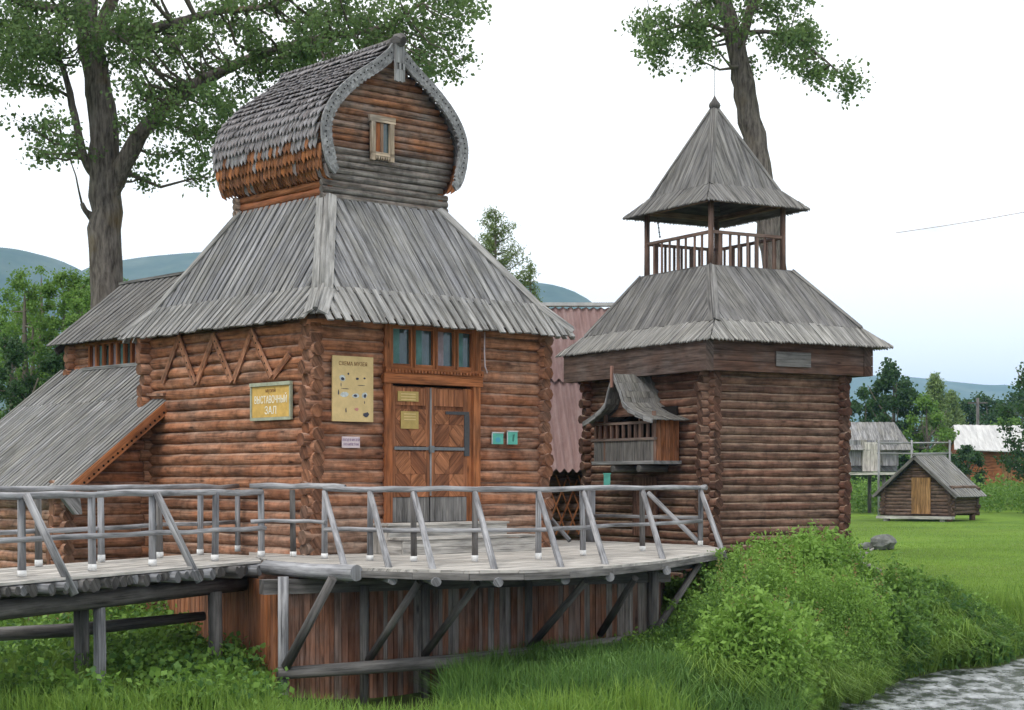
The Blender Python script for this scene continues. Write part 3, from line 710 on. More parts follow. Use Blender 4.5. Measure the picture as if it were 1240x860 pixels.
# signs on the house
def text(body, size, origin, xdir, zdir, mat, parent, name='lettering', ext=.002, align='CENTER', sx=1):
    cu = bpy.data.curves.new(name, 'FONT'); cu.body = body; cu.size = size; cu.align_x = align; cu.align_y = 'CENTER'; cu.extrude = ext
    tmp = bpy.data.objects.new('tmp', cu); COL.objects.link(tmp); dg = bpy.context.evaluated_depsgraph_get(); dg.update()
    me = bpy.data.meshes.new_from_object(tmp.evaluated_get(dg)); bpy.data.objects.remove(tmp)
    x = V(xdir).normalized(); z = V(zdir).normalized(); y = z.cross(x)
    mt = Matrix(((x.x*sx, z.x, -y.x, 0), (x.y*sx, z.y, -y.y, 0), (x.z*sx, z.z, -y.z, 0), (0, 0, 0, 1)))
    me.transform(mt); me.materials.clear(); me.materials.append(mat)
    o = bpy.data.objects.new(name, me); COL.objects.link(o); o.parent = parent; o.location = V(origin)-wloc(parent); return o
LO = .155
def lw(mb, s0, s1, z0, z1, o_=LO, th=.02, **k): mb.prism([hp(s0, -o_, z0), hp(s1, -o_, z0), hp(s1, -o_, z1), hp(s0, -o_, z1)], DR*th, **k)
sg = thing('hall_sign', hp(.93, -LO, .95), 'ochre signboard in a sage frame with white Cyrillic lettering', 'sign')
mb = MB(); lw(mb, .40, 1.46, .95, 1.44); sgf = mb.build('sign_board', M_SIGNY, sg)
mb = MB(); lw(mb, .36, 1.50, 1.443, 1.50, LO+.03, .06); lw(mb, .36, 1.50, .90, .947, LO+.015, .045); lw(mb, 1.463, 1.50, .95, 1.44, LO+.015, .045); lw(mb, .36, .397, .95, 1.44, LO+.015, .045); mb.build('sign_frame', M_SIGNF, sg)
text('музей', .09, hp(.93, -LO-.003, 1.37), -DL, Z, M_INKB, sg, sx=1.1)
text('ВЫСТАВОЧНЫЙ', .165, hp(.93, -LO-.003, 1.22), -DL, Z, M_CREAM, sg, sx=.70)
text('ЗАЛ', .17, hp(.93, -LO-.003, 1.05), -DL, Z, M_CREAM, sg, sx=1.0)
ib = thing('information_board', hp(-.16, .66, .87), 'tall yellow board with small pictures on the log wall left of the entrance', 'notice board')
mb = MB(); rw(mb, .27, 1.055, .87, 1.89, s_=-.15, th=.025); ibm = mb
def ibx(a, b): return .27+.785*a, .87+1.02*b
text('СХЕМА МУЗЕЯ', .085, hp(-.153, .66, 1.77), DR, Z, M_INKB, ib, sx=.9)
for (a, b, wd, hd, k) in ((.24, .66, .16, .1, 0), (.24, .65, .09, .05, 1), (.38, .73, .05, .04, 1), (.6, .66, .08, .04, 1), (.78, .67, .06, .03, 1), (.2, .56, .02, .06, 1), (.28, .41, .22, .08, 0), (.14, .44, .03, .09, 1), (.56, .40, .18, .07, 0), (.55, .40, .1, .04, 1), (.78, .41, .14, .1, 0), (.79, .40, .07, .06, 1), (.78, .30, .02, .05, 1), (.32, .17, .03, .08, 1), (.58, .19, .12, .05, 2), (.82, .11, .15, .08, 1), (.7, .56, .2, .01, 1), (.3, .5, .2, .01, 1)):
    x, z = ibx(a, b); m3 = 8
    ibm.prism([hp(-.1525-.0015*k, x+wd*.4*math.cos(q*math.tau/m3+.3)*R.uniform(.75, 1.1), z+hd*.55*math.sin(q*math.tau/m3+.3)*R.uniform(.75, 1.1)) for q in range(m3)], DL*.001, mi=(2, 1, 3)[k])
ibm.build('board_panel', [M_BOARD, M_INK, M_PALEPIC, plain('pink_ink', (.5, .22, .18))], ib)
pn_ = thing('paper_notice', hp(-.15, .62, .47), 'small pinkish paper notice with two violet lines under the yellow board', 'notice')
mb = MB(); rw(mb, .46, .80, .46, .635, s_=-.14, th=.012); mb.build('paper_sheet', M_PAPER, pn_)
text('ВХОД В МУЗЕЙ', .055, hp(-.1425, .63, .583), DR, Z, M_INKP, pn_, sx=.8); text('ПО БИЛЕТАМ', .055, hp(-.1425, .63, .513), DR, Z, M_INKP, pn_, sx=.8)
for (a, b, c, d, nm, rot) in ((3.556, 3.795, .556, .737, 'square green plate with a blue emblem, nearer the door of the log house', 0), (3.895, 4.115, .555, .765, 'taller green plate with a pale top edge, farther from the door', 1)):
    o = thing('green_plate', hp(-.15, (a+b)/2, c), nm, 'sign'); mb = MB(); rw(mb, a, b, c, d, s_=-.14, th=.015); mb.build('plate', M_GREEN, o)
    mb = MB(); rw(mb, a-.01, b+.01, d+.002, d+.022, s_=-.15, th=.02); rw(mb, a-.014, a-.002, c, d, s_=-.145, th=.018) ; mb.build('plate_rim', M_PALEPIC, o)
    mb = MB(); cx, cz = (a+b)/2, (c+d)/2; m3 = 10
    if not rot: mb.prism([hp(-.1425, cx+.06*math.cos(q*math.tau/m3), cz-.02+.045*math.sin(q*math.tau/m3)) for q in range(m3)], DL*.001)
    else: mb.prism([hp(-.1425, cx+.0, cz+.06), hp(-.1425, cx+.05, cz+.07), hp(-.1425, cx+.02, cz-.06), hp(-.1425, cx-.01, cz-.05)], DL*.001)
    mb.build('emblem', plain('blue_emblem' if not rot else 'dark_green_emblem', (.06, .30, .40) if not rot else (.03, .15, .12)), o)
cb = thing('hanging_cable', hp(-.2, 3.4, 1.7), 'thin pale cable hanging beside the transom window', 'cable')
mb = MB(); mb.tube([hp(-.2, 3.33, 2.42), hp(-.18, 3.34, 2.1), hp(-.16, 3.37, 1.85), hp(-.15, 3.43, 1.74)], .012, 6); mb.build('cable', M_PAPER, cb)

# ------------------------------------------------------------------ steps
st = thing('wooden_steps', hp(-.7, 2.3, -1.2), 'two worn grey plank steps in front of the carved door', 'steps')
mb = MB()
for (s0, s1, w0, w1, z0, z1) in ((-.62, -.2, 1.0, 3.45, -1.198, -.79), (-1.05, -.625, .95, 3.75, -1.198, -1.0)):
    zz_ = z0
    while zz_ < z1-.04: mb.prism([hp(s0, w0, zz_), hp(s0, w1, zz_), hp(s0, w1, zz_+.105), hp(s0, w0, zz_+.105)], DL*.03, g=.6); zz_ += .11
    for q in range(3):
        a = s0-.03+(s1-s0)*q/3; mb.prism([hp(a, w0-.03, z1+.03), hp(a+(s1-s0)/3-.008, w0-.03, z1+.03), hp(a+(s1-s0)/3-.008, w1+.03, z1+.03), hp(a, w1+.03, z1+.03)], Z*.035, grain=DR, g=.5)
    for w_ in (w0, w1-.03): mb.prism([hp(s0+.04, w_, z0), hp(s1, w_, z0), hp(s1, w_, z1+.02), hp(s0+.04, w_, z1+.02)], DR*.03, g=.6)
mb.build('tread', M_DECK, st)

# ------------------------------------------------------------------ viewing deck
DZ = -1.2
def clip(poly, p, n):
    o = []
    for i in range(len(poly)):
        a, b = poly[i], poly[(i+1) % len(poly)]; da, db = (a-p).dot(n), (b-p).dot(n)
        if da >= 0: o.append(a)
        if da*db < 0: o.append(a.lerp(b, da/(da-db)))
    return o
edge = [(-3.30, 24.6), (-2.9, 23.85), (-2.2, 23.15), (-1.29, 22.6), (-.55, 22.35), (.15, 22.45), (.75, 22.85), (1.35, 23.6), (2.14, 25.0), (2.8, 26.7), (3.3, 28.0), (3.56, 29.0)]
dpoly = [V((x, y, 0)) for x, y in edge]+[V((3.45, 30.6, 0)), V((1.6, 32.8, 0)), V((.4, 33.2, 0)), V((-2.9, 28.5, 0)), V((-4.3, 28.35, 0)), V((-4.05, 26.7, 0))]
deck = thing('viewing_deck', (-.3, 25.2, -2.9), 'rounded timber deck on a plank wall before the log house door', 'deck')
def strips(poly, d, w, z, th, mat, name, parent, g=.2):
    d = V(d).normalized(); n = V((-d.y, d.x, 0)); mb = MB(); lo = min(p.dot(n) for p in poly); hi = max(p.dot(n) for p in poly); a = lo
    while a < hi:
        q = clip(poly, n*a, n); q = clip(q, n*(a+w-.008), -n) if q else q
        if len(q) >= 3: mb.prism([p+Z*(z-th) for p in q], Z*(th-R.uniform(0, .004)), grain=d, g=R.uniform(0, g*2))
        a += w
    return mb.build(name, mat, parent)
strips(dpoly, DR, .14, DZ, .04, M_DECK, 'deck_board', deck)
mb = MB()
for i in range(len(edge)-1):
    a, b = V((*edge[i], DZ-.085)), V((*edge[i+1], DZ-.085)); mb.beam(a, b, .04, .09, g=.5)
mb.beam(V((3.56, 29.0, DZ-.1)), V((3.45, 30.6, DZ-.1)), .05, .12, g=.3)
mb.build('edge_board', M_DARKP, deck)
posts = [(355, 26.25), (393, 25.6), (448, 25.0), (501, 24.7), (575, 24.6), (652, 25.3), (706, 26.6), (778, 28.2), (848, 30.3)]
outs = {2: None}
brb = {1: (421, 23.3), 2: (475, 22.85), 3: (528, 22.5), 4: (603, 22.4), 5: (684, 22.95), 6: (738, 23.6), 7: (807, 25.2), 8: (878, 29.0)}
postx = []
RZ = -.17; MZ = -.76
def post(mb_parent, p, ztop, zb=DZ, r=.045, foot=True, name='post'):
    mb = MB(); l = R.uniform(-.015, .015)
    mb.tube([V((p.x, p.y, zb)), V((p.x+l*.5, p.y, (zb+ztop)/2)), V((p.x+l, p.y, ztop))], [r*1.05, r, r*.95], 9, g=R.uniform(0, .4), wob=.03)
    o = mb.build(name, M_DARKP if R.random() < .35 else M_POLE, mb_parent)
    if foot:
        mb = MB(); mb.tube([V((p.x, p.y, zb+.002)), V((p.x, p.y, zb+.085+R.uniform(-.01, .02)))], r*1.12, 10); mb.build('painted_foot', M_WHITE, o)
    return o
for i, (px, Y) in enumerate(posts):
    p = V(((px-620)/F*Y, Y, 0)); postx.append(p); post(deck, p, RZ-.02)
    if i in brb:
        bx_, by = brb[i]; q = V(((bx_-620)/F*by, by, DZ-.17))
        mb = MB(); mb.tube([V((p.x, p.y, RZ-.05)), V((p.x, p.y, RZ-.05)).lerp(q, .5)+V((0, 0, .01)), q], [.042, .045, .05], 9, g=R.uniform(.2, .6), wob=.03); mb.build('slanting_brace', M_POLE, deck)
        if i != 8:
            d = (V((q.x, q.y, 0))-p).normalized(); a = V((q.x, q.y, DZ-.155))+d*.06; mb = MB(); mb.tube([a, a-d*1.5, a-d*(3.2 if i > 1 else 1.5)], [.062, .066, .07], 12, g=.3, wob=.02, endcut=.7); mb.build('joist_log', M_POLE, deck)
def rail(parent, pts, z, r=.045, name='handrail'):
    mb = MB(); q = []
    for i, p in enumerate(pts):
        q.append(V((p.x, p.y, z+R.uniform(-.012, .012))))
        if i < len(pts)-1: m_ = p.lerp(pts[i+1], .5); q.append(V((m_.x, m_.y, z+R.uniform(-.015, .015))))
    mb.tube(q, [r*.9*R.uniform(.85, 1.1) for _ in q], 10, g=.5, wob=.05); return mb.build(name, M_POLE, parent)
fo_ = V((.02, -.07, 0))
rail(deck, [V((-3.95, 26.1, 0))]+[postx[0], postx[1]]+[postx[1]+V((.32, -.15, 0))], RZ+.035, .048)
rail(deck, [p for p in postx[1:]]+[postx[-1]+V((.12, .3, 0))], RZ, .046)
rail(deck, [V((-3.95, 26.15, 0))+fo_, postx[0]+fo_, postx[1]+fo_], MZ+.1, .034, 'middle_rail')
rail(deck, [p+fo_ for p in postx[1:]], MZ, .036, 'middle_rail')
# return rail beside the tower
pb = V((1.46, 32.3, 0)); pe = postx[-1]
rail(deck, [pe+V((.1, -.1, 0)), pe.lerp(pb, .5), pb+V((-.08, .05, 0))], RZ-.01, .036); rail(deck, [pe, pe.lerp(pb, .5), pb], MZ+.05, .034, 'middle_rail')
post(deck, pb, RZ, r=.09, foot=False)
A = P(785, 597, 31.0); B = P(845, 656, 30.3); mb = MB(); mb.tube([A, B], .045, 9, g=.4); mb.build('slanting_brace', M_POLE, deck)
A = P(660, 620, 31.0); B = P(690, 655, 30.6); mb = MB(); mb.tube([A, B], .04, 9, g=.4); mb.build('slanting_brace', M_POLE, deck)
# big log end at the near-left corner, beams
mb = MB(); mb.tube([P(322, 687, 24.4), P(380, 692, 23.6), P(432, 694, 22.95)], [.10, .105, .11], 14, g=.4, endcut=.75); mb.build('joist_log', M_POLE, deck, 'thick round log ending below the corner of the deck')
wallL = V((-3.15, 23.8, 0)); wallR = V((2.2, 26.5, 0)); wd = (wallR-wallL).normalized(); wn = V((wd.y, -wd.x, 0))
mb = MB(); mb.beam(wallL+Z*-1.5+wn*.0-wd*.3, wallR+Z*-1.5+wd*.2, .2, .2); mb.beam(V((3.5, 29.1, -1.38)), V((2.2, 26.4, -1.38)), .15, .15); mb.beam(V((3.5, 29.1, -1.42)), V((-3, 29.1, -1.42)), .16, .16)
for x in (-2.2, -1, .2, 1.4): mb.beam(V((x, 23.4 if x < 1 else 24.6, -1.34)), V((x, 30, -1.34)), .12, .14)
mb.build('bearing_beam', M_DARKP, deck)
def plankwall(a, b, zt, zb, mat, name, parent, w=.115, gf=None):
    d = (b-a).normalized(); n = V((d.y, -d.x, 0)); L = (b-a).length; u = 0; mb = MB()
    while u < L:
        ww = w*R.uniform(.7, 1.25); p = a+d*u+n*R.uniform(0, .02); q = p+d*(min(ww, L-u)-.006)
        mb.prism([p+Z*zb, q+Z*zb, q+Z*zt, p+Z*zt], n*.025, grain=Z, g=(gf() if gf else R.choice((0, 0, .1, .5, .9)))); u += ww
    return mb.build(name, mat, parent)
plankwall(wallL, wallR, -1.42, -3.15, M_RUST, 'plank_wall', deck, w=.085)
plankwall(V((-5.7, 28.9, 0)), V((-3.18, 23.9, 0)), -1.45, -3.1, M_ORNG, 'plank_wall', deck, gf=lambda: R.uniform(0, .2))
plankwall(wallR+V((.02, .1, 0)), V((2.6, 30.0, 0)), -1.42, -3.1, M_RUST, 'plank_wall', deck)
for (px, Y, zt, zb, r) in ((343, 23.55, -1.35, -3.3, .085), (441, 24.0, -1.5, -3.25, .075), (515, 24.4, -1.5, -3.2, .075), (640, 25.2, -1.5, -3.1, .07), (791, 26.35, -1.42, -3.1, .1)):
    mb = MB(); x = (px-620)/F*Y; mb.tube([V((x, Y, zb)), V((x, Y, zt))], r*.85, 10, g=.3); mb.build('support_post', M_POLE if px == 343 else M_DARKP, deck)
mb = MB(); mb.tube([P(336, 816, 23.3), P(440, 809, 23.7), P(560, 800, 24.3), P(660, 789, 25.0), P(797, 771, 26.0)], [.085, .09, .10, .09, .085], 11, g=.55, wob=.04); mb.build('waling_log', M_DARKP, deck)
for (x0, y0, Y0, x1, y1, Y1, r) in ((346, 808, 23.3, 403, 700, 22.9, .085), (446, 800, 23.9, 508, 704, 22.9, .07), (515, 792, 24.2, 578, 706, 22.8, .07), (642, 784, 24.9, 710, 703, 23.6, .07), (727, 768, 25.6, 769, 700, 24.4, .07), (793, 766, 26.1, 846, 684, 27.6, .075)):
    mb = MB(); mb.tube([P(x0, y0, Y0), P(x1, y1, Y1)], [r*.8, r*.7], 10, g=.0, wob=.03); mb.build('strut', M_DARKP, deck)
mb = MB(); mb.tube([P(640, 806, 24.6), P(672, 812, 24.8)], .05, 8, g=.9); mb.build('short_pale_board', M_DECK, deck)

# ------------------------------------------------------------------ footbridge (lower left)
BD = V((.3805, .925, 0)); BN = V((-.925, .3805, 0)); B0 = V((-5.94, 20.9, 0))
bridge = thing('footbridge', B0+Z*-2.7, 'log footbridge with grey pole railings leading up to the deck from the lower left', 'footbridge')
a0, a1 = -10.5, 6.0
ea, eb = -.55, 1.55
poly = [B0+BD*a0+BN*ea, B0+BD*4.75+BN*ea, B0+BD*6.1+BN*.4, B0+BD*6.6+BN*eb, B0+BD*a0+BN*eb]
strips(poly, BD, .15, DZ-.004, .035, M_DECK, 'deck_board', bridge)
u = a0+.1
while u < 4.9:
    r = R.uniform(.05, .085); p = B0+BD*u; mb = MB(); e1 = R.uniform(-.03, .14)
    mb.tube([p+BN*(ea-e1)+Z*(DZ-.05-r), p+BN*.5+Z*(DZ-.05-r), p+BN*(eb+R.uniform(.02, .15))+Z*(DZ-.05-r)], [r, r*1.02, r*.95], 10, g=R.uniform(.0, .6), wob=.12, endcut=.45); mb.build('cross_log', M_POLE if R.random() < .35 else M_DARKP, bridge); u += r*2+R.uniform(.0, .03)
mb = MB()
for b_ in (-.25, 1.2): mb.tube([B0+BD*a0+BN*b_+Z*-1.57, B0+BD*-3+BN*b_+Z*-1.55, B0+BD*5+BN*b_+Z*-1.53], [.13, .125, .12], 12, g=.1)
mb.build('bearing_beam', M_DARKP, bridge)
nearY = [20.9-6.6, 20.9-4.4, 20.9-2.2, 20.95, 22.25, 23.5, 24.95, 26.15]
npts = [B0+BD*((y-20.9)/BD.y) for y in nearY]
for i, p in enumerate(npts):
    post(bridge, p, RZ-.06, r=.05)
    if i in (1, 3, 5):
        mb = MB(); q = p+BN*(-.62)+BD*.2+Z*(DZ-.22); mb.tube([p+Z*(RZ-.04)+BN*-.06, q], [.05, .055], 9, g=.6, wob=.03); mb.build('slanting_brace', M_POLE, bridge)
rail(bridge, npts, RZ-.05, .05); rail(bridge, [p-BN*.06 for p in npts], MZ, .04, 'middle_rail')
F0 = B0+BN*1.3
fpts = []
for y in (14.5, 17, 19.2, 21.3, 23.3, 24.6, 25.95, 26.97, 28.0): fpts.append(F0+BD*((y-F0.y)/BD.y))
for p in fpts[:-1]: post(bridge, p, RZ-.02, r=.048)
post(bridge, fpts[-1], RZ-.02, r=.045)
rail(bridge, fpts, RZ+.02, .045); rail(bridge, [p+BN*.05 for p in fpts], MZ+.04, .036, 'middle_rail')
for (px, Y, r, m_) in ((98, 23.0, .10, M_DARKP), (120, 22.0, .078, M_POLE), (260, 24.3, .10, M_DARKP)):
    x = (px-620)/F*Y; mb = MB(); mb.tube([V((x, Y, -3.1)), V((x+.01, Y, -2.2)), V((x, Y, -1.6))], [r*1.03, r, r], 11, g=.3, wob=.04); mb.build('support_post', m_, bridge)
mb = MB(); mb.tube([P(-60, 771, 23.4), P(90, 763, 24.4), P(247, 746, 25.6)], [.10, .095, .07], 10, g=.1, wob=.03); mb.build('tie_log', M_DARKP, bridge)

# ------------------------------------------------------------------ lookout tower
K = 1.05
TC = V((3.54, 31.0, 0))*K; TL = V((-.5, .866, 0)); TRr = V((.866, .5, 0))
def tp(s_, w_, z): return TC+TL*(s_*K)+TRr*(w_*K)+Z*(z*K)
tower = thing('lookout_tower', tp(1.95, 1.5, -2.25), 'dark log lookout tower with a railed open gallery under a pointed roof', 'tower')
dz = .152*K; lt, wt = 3.9, 3.0
mb = MB(); logs(mb, tp(0, 0, 0), TL, lt*K, -2.55, 1.95*K, dz, 0, .24, .24, n=9, greyf=lambda z: .05); mb.build('wall', M_LOGD, tower)
mb = MB(); logs(mb, tp(0, 0, 0), TRr, wt*K, -2.55, 1.95*K, dz, .5, .26, .2, n=10, greyf=lambda z: .12); mb.build('wall', M_LOGD, tower)
mb = MB(); logs(mb, tp(lt, 0, 0), TRr, wt*K, -2.55, 1.95*K, dz, .5, .24, .24, n=7); mb.build('wall', M_LOGD, tower)
mb = MB(); logs(mb, tp(0, wt, 0), TL, lt*K, -2.55, 1.95*K, dz, 0, .22, .24, n=8); mb.build('wall', M_LOGD, tower)
mb = MB(); mb.prism([tp(.1, .1, -2.4), tp(lt-.1, .1, -2.4), tp(lt-.1, wt-.1, -2.4), tp(.1, wt-.1, -2.4)], Z*4.7*K); mb.build('dark_interior', M_DARKIN, tower)
mb = MB()   # cornice of thick squared logs
for k in range(3):
    z = 1.97+k*.185
    for (a, b) in (((-.3, -.32), (lt+.3, -.32)), ((-.3, wt+.32), (lt+.3, wt+.32))): mb.beam(tp(a[0]-.12, a[1], z), tp(b[0]+.12, b[1], z), .17*K, .18*K, g=R.choice((.0, .3, .1)))
    for (a, b) in (((-.32, -.3), (-.32, wt+.3)), ((lt+.32, -.3), (lt+.32, wt+.3))): mb.beam(tp(a[0]-.003, a[1]-.1, z+.006), tp(b[0]-.003, b[1]+.16, z+.006), .165*K, .178*K, g=R.choice((.0, .35, .1)))
mb.build('cornice', wood('tower_cornice_wood', (.07, .036, .027), (.135, .072, .05), (.17, .15, .14), var=.8, patch=.5), tower)
mb = MB(); rw2 = [tp(-.42, 1.15, 2.0), tp(-.42, 1.95, 2.0), tp(-.42, 1.95, 2.13), tp(-.42, 1.15, 2.13)]
mb.prism(rw2, -TL*.02, g=.6); mb.prism([p+Z*.14 for p in rw2], -TL*.02, g=.4); mb.build('patch_board', M_DARKP, tower)
TE, TK_, TT = (-.62, 4.5, -.45, 3.75), (-.2, 4.08, -.05, 3.36), (1.0, 3.3, .75, 2.7)
mb = MB(); frustum(mb, TK_, 2.78, TT, 3.93, TC, TL*K, TRr*K, w=.11, th=.02, ext=.0, end='flat', lift=.012) if False else None
def tfr(mb, a, za, b, zb, **k): frustum(mb, tuple(a), za*K, tuple(b), zb*K, TC, TL*K, TRr*K, **k)
mb = MB(); tfr(mb, TK_, 2.78, TT, 3.93, w=.10, th=.022, ext=.0, end='flat', lift=.014)
tr1 = mb.build('lower_roof', M_ROOFT, tower)
mb = MB(); tfr(mb, TE, 2.42, (TK_[0]+.04, TK_[1]-.04, TK_[2]+.04, TK_[3]-.04), 2.81, w=.075, th=.022, ext=.03, end='point', lift=.02, g=.4); mb.build('lower_roof_skirt', M_SKIRT, tr1)
hips(tr1, M_ROOFT, TK_, 2.78*K, TT, 3.93*K, TC, TL*K, TRr*K, w=.09, lift=.035, h=.02)
# gallery
gs, gw_ = (1.05, 3.15), (.8, 2.5)
mb = MB(); mb.prism([tp(.98, .72, 3.90), tp(3.32, .72, 3.90), tp(3.32, 2.72, 3.90), tp(.98, 2.72, 3.90)], Z*.06, grain=TL, g=.3); mb.build('gallery_floor', M_DARKP, tower)
M_TWOOD = wood('gallery_wood', (.16, .085, .06), (.25, .14, .10), (.26, .22, .20), var=.7, patch=.4)
corners = [(gs[0], gw_[0]), (gs[1], gw_[0]), (gs[1], gw_[1]), (gs[0], gw_[1])]
for c in corners:
    mb = MB(); mb.tube([tp(*c, 3.95), tp(*c, 4.6), tp(*c, 5.25)], [.062, .058, .06], 10, g=.2); mb.build('gallery_post', M_TWOOD, tower)
for i in range(4):
    a, b = corners[i], corners[(i+1) % 4]; A, B = tp(*a, 4.58), tp(*b, 4.58)
    mb = MB(); mb.beam(A, B, .06, .06, g=.3); mb.build('gallery_rail', M_TWOOD, tower)
    n_ = 8
    for q in range(1, n_):
        p = A.lerp(B, q/n_+R.uniform(-.012, .012)); mb = MB(); wq = .05 if (q*3+i) % 4 else .09
        mb.beam(V((p.x, p.y, 3.955*K)), V((p.x, p.y, 4.56*K)), wq, .025, up=(B-A).normalized().cross(Z), g=.2); mb.build('baluster', M_TWOOD, tower)
    mb = MB(); mb.beam(tp(*a, 5.2), tp(*b, 5.2), .1, .1, g=.2); mb.build('tie_beam', M_TWOOD, tower)
UE, UK = (.70, 3.45, .45, 2.85), (1.12, 3.03, .82, 2.48)
mb = MB(); tfr(mb, UK, 5.47, (2.03, 2.13, 1.6, 1.7), 7.12, w=.085, th=.02, ext=.0, end='flat', lift=.012); tr2 = mb.build('spire_roof', M_ROOFT, tower)
mb = MB(); tfr(mb, UE, 5.10, (UK[0]+.03, UK[1]-.03, UK[2]+.03, UK[3]-.03), 5.50, w=.07, th=.02, ext=.03, end='point', lift=.018, g=.1)
mb.build('spire_roof_skirt', M_ROOFT, tr2)
hips(tr2, M_ROOFT, UK, 5.47*K, (2.03, 2.13, 1.6, 1.7), 7.12*K, TC, TL*K, TRr*K, w=.07, lift=.03, h=.018)
mb = MB(); us = [(UE[0], UE[1], UE[2], UE[3], 5.09), (UK[0], UK[1], UK[2], UK[3], 5.43), (2.06, 2.1, 1.63, 1.67, 7.05)]
for lo_, hi_ in zip(us[:-1], us[1:]):
    f_ = lambda q, i: tp(*((q[0], q[2]), (q[1], q[2]), (q[1], q[3]), (q[0], q[3]))[i % 4], q[4])
    for i in range(4): mb.quad([f_(lo_, i), f_(lo_, i+1), f_(hi_, i+1), f_(hi_, i)], r=.5)
mb.build('roof_lining', M_DARKP, tr2)
mb = MB(); c = tp(2.08, 1.65, 0)
fz = [(7.05, .11), (7.12, .11), (7.13, .07), (7.16, .10), (7.20, .115), (7.25, .10), (7.30, .06), (7.36, .025), (7.41, .004)]
mb.tube([V((c.x, c.y, z*K)) for z, r in fz], [r*K for z, r in fz], 14, g=0); fin = mb.build('finial', M_DARKP, tower)
mb = MB(); mb.tube([V((c.x, c.y, 7.40*K)), V((c.x, c.y, 8.3*K))], .006, 5); mb.build('lightning_rod', M_IRON, tower)
ch = thing('hanging_chain', tp(3.1, .95, 4.55), 'dark chain hanging inside the left corner of the gallery', 'chain')
mb = MB()
for q in range(9): c = tp(3.05-.01*q, .98, 5.1-q*.045); mb.tube([c, c-Z*.035], .013 if q % 2 else .02, 6)
mb.build('chain_link', M_BLACK, ch)
# oriel balcony
BS0, BS1, BO = .78, 2.75, .66
def bp(s_, o_, z): return tp(s_, -o_, z)
bal = thing('oriel', bp(1.8, .3, .3), '', '')
bpy.data.objects.remove(bal)
def boxq(mb, s0, s1, o0, o1, z0, z1, **k): mb.prism([bp(s0, o0, z0), bp(s1, o0, z0), bp(s1, o1, z0), bp(s0, o1, z0)], Z*((z1-z0)*K), **k)
mb = MB(); boxq(mb, BS0-.05, BS1+.05, .1, BO+.06, .24, .30, grain=TL, g=.5)
oriel = mb.build('oriel_balcony', M_GREY, tower)
mb = MB(); s_ = BS0
while s_ < BS1-.02: boxq(mb, s_, s_+.082, BO, BO+.025+R.uniform(0, .008), .30, .68, grain=Z, g=.7); s_ += .09
mb.build('front_panel', M_DARKP, oriel)
for sa in (BS0, BS1-.025):
    mb = MB(); o_ = .12
    while o_ < BO-.03: boxq(mb, sa, sa+.025+R.uniform(0, .008), o_, min(BO, o_+.1)-.006, .30, 1.07, grain=Z, g=R.uniform(0, .2)); o_ += .1
    mb.build('side_panel', M_ORNG, oriel)
mb = MB(); mb.beam(bp(BS0-.05, BO+.02, .70), bp(BS1+.1, BO+.02, .70), .07, .05, g=.6); mb.beam(bp(BS0-.05, BO+.02, 1.0), bp(BS1+.1, BO+.02, 1.0), .06, .05, g=.4)
for q in (BS0+.02, BS0+.45, BS1-.35, BS1-.02): mb.beam(bp(q, BO, .3), bp(q, BO, 1.2), .06, .06, up=TL, g=.1)
for q in range(9): s_ = BS0+.2+q*.2; mb.beam(bp(s_, BO+.01, .72), bp(s_, BO+.01, .98), .06, .03, up=TL, g=.1)
mb.build('balustrade', M_TWOOD, oriel)
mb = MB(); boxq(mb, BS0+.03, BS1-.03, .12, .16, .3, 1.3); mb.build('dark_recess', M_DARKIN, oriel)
# ogee roof: profile across s, extruded along o
pr = [(0, 1.90), (.09, 1.74), (.18, 1.58), (.23, 1.46), (.27, 1.36), (.40, 1.26), (.60, 1.17), (.82, 1.09), (1.04, 1.02)]
sc_ = 1.78
prs = pr
for sg_ in (-1, 1):
    pr = [(a*(1.22 if sg_ < 0 else 1), z) for a, z in prs]
    mb = MB()
    for q in range(len(pr)-1):
        (a, za), (b, zb) = pr[q], pr[q+1]; o_ = -.1
        while o_ < BO+.22:
            w_ = .09; A, B = bp(sc_+sg_*a, o_, za), bp(sc_+sg_*b, o_, zb); nrm = (B-A).cross(TRr).normalized()
            if nrm.z < 0: nrm = -nrm
            oo = min(w_, BO+.22-o_)-.005; j = R.uniform(0, .012)
            mb.prism([A+nrm*j, B+nrm*j, B-TRr*oo*K+nrm*j, A-TRr*oo*K+nrm*j], nrm*.018, grain=(B-A), g=R.uniform(.2, .7)); o_ += w_
    mb.build('ogee_roof', M_ROOFT, oriel)
    mb = MB()
    for q in range(len(pr)-1):
        (a, za), (b, zb) = pr[q], pr[q+1]; f = BO+.225
        mb.prism([bp(sc_+sg_*a, f, za+.03), bp(sc_+sg_*b, f, zb+.03), bp(sc_+sg_*b, f, zb-.05), bp(sc_+sg_*a, f, za-.07)], -TRr*.03, grain=None, g=.6)
    mb.build('bargeboard', M_GREY, oriel)
mb = MB()
gp = [(s_, z) for s_, z in pr if z > 1.15]; poly = [bp(sc_+a*.93, BO-.05, z-.04) for a, z in gp]+[bp(sc_-a*.93, BO-.05, z-.04) for a, z in gp[::-1]][:-1]
mb.prism(poly, TRr*.03); mb.build('gable_panel', M_TWOOD, oriel)
mb = MB(); mb.beam(bp(sc_, BO+.27, 2.06), bp(sc_, BO+.27, 1.66), .075, .03, up=TRr, g=.0); mb.build('gable_pendant', wood('pink_wood', (.34, .18, .14), (.42, .25, .2), (.4, .3, .26), knots=False), oriel)
for s_ in (BS0+.45, BS1-.65):
    mb = MB(); mb.tube([bp(s_, -.05, .16), bp(s_, BO+.05, .16)], .07, 12, g=.5, endcut=.75); mb.build('bracket_log', M_DARKP, oriel)
mb = MB(); 
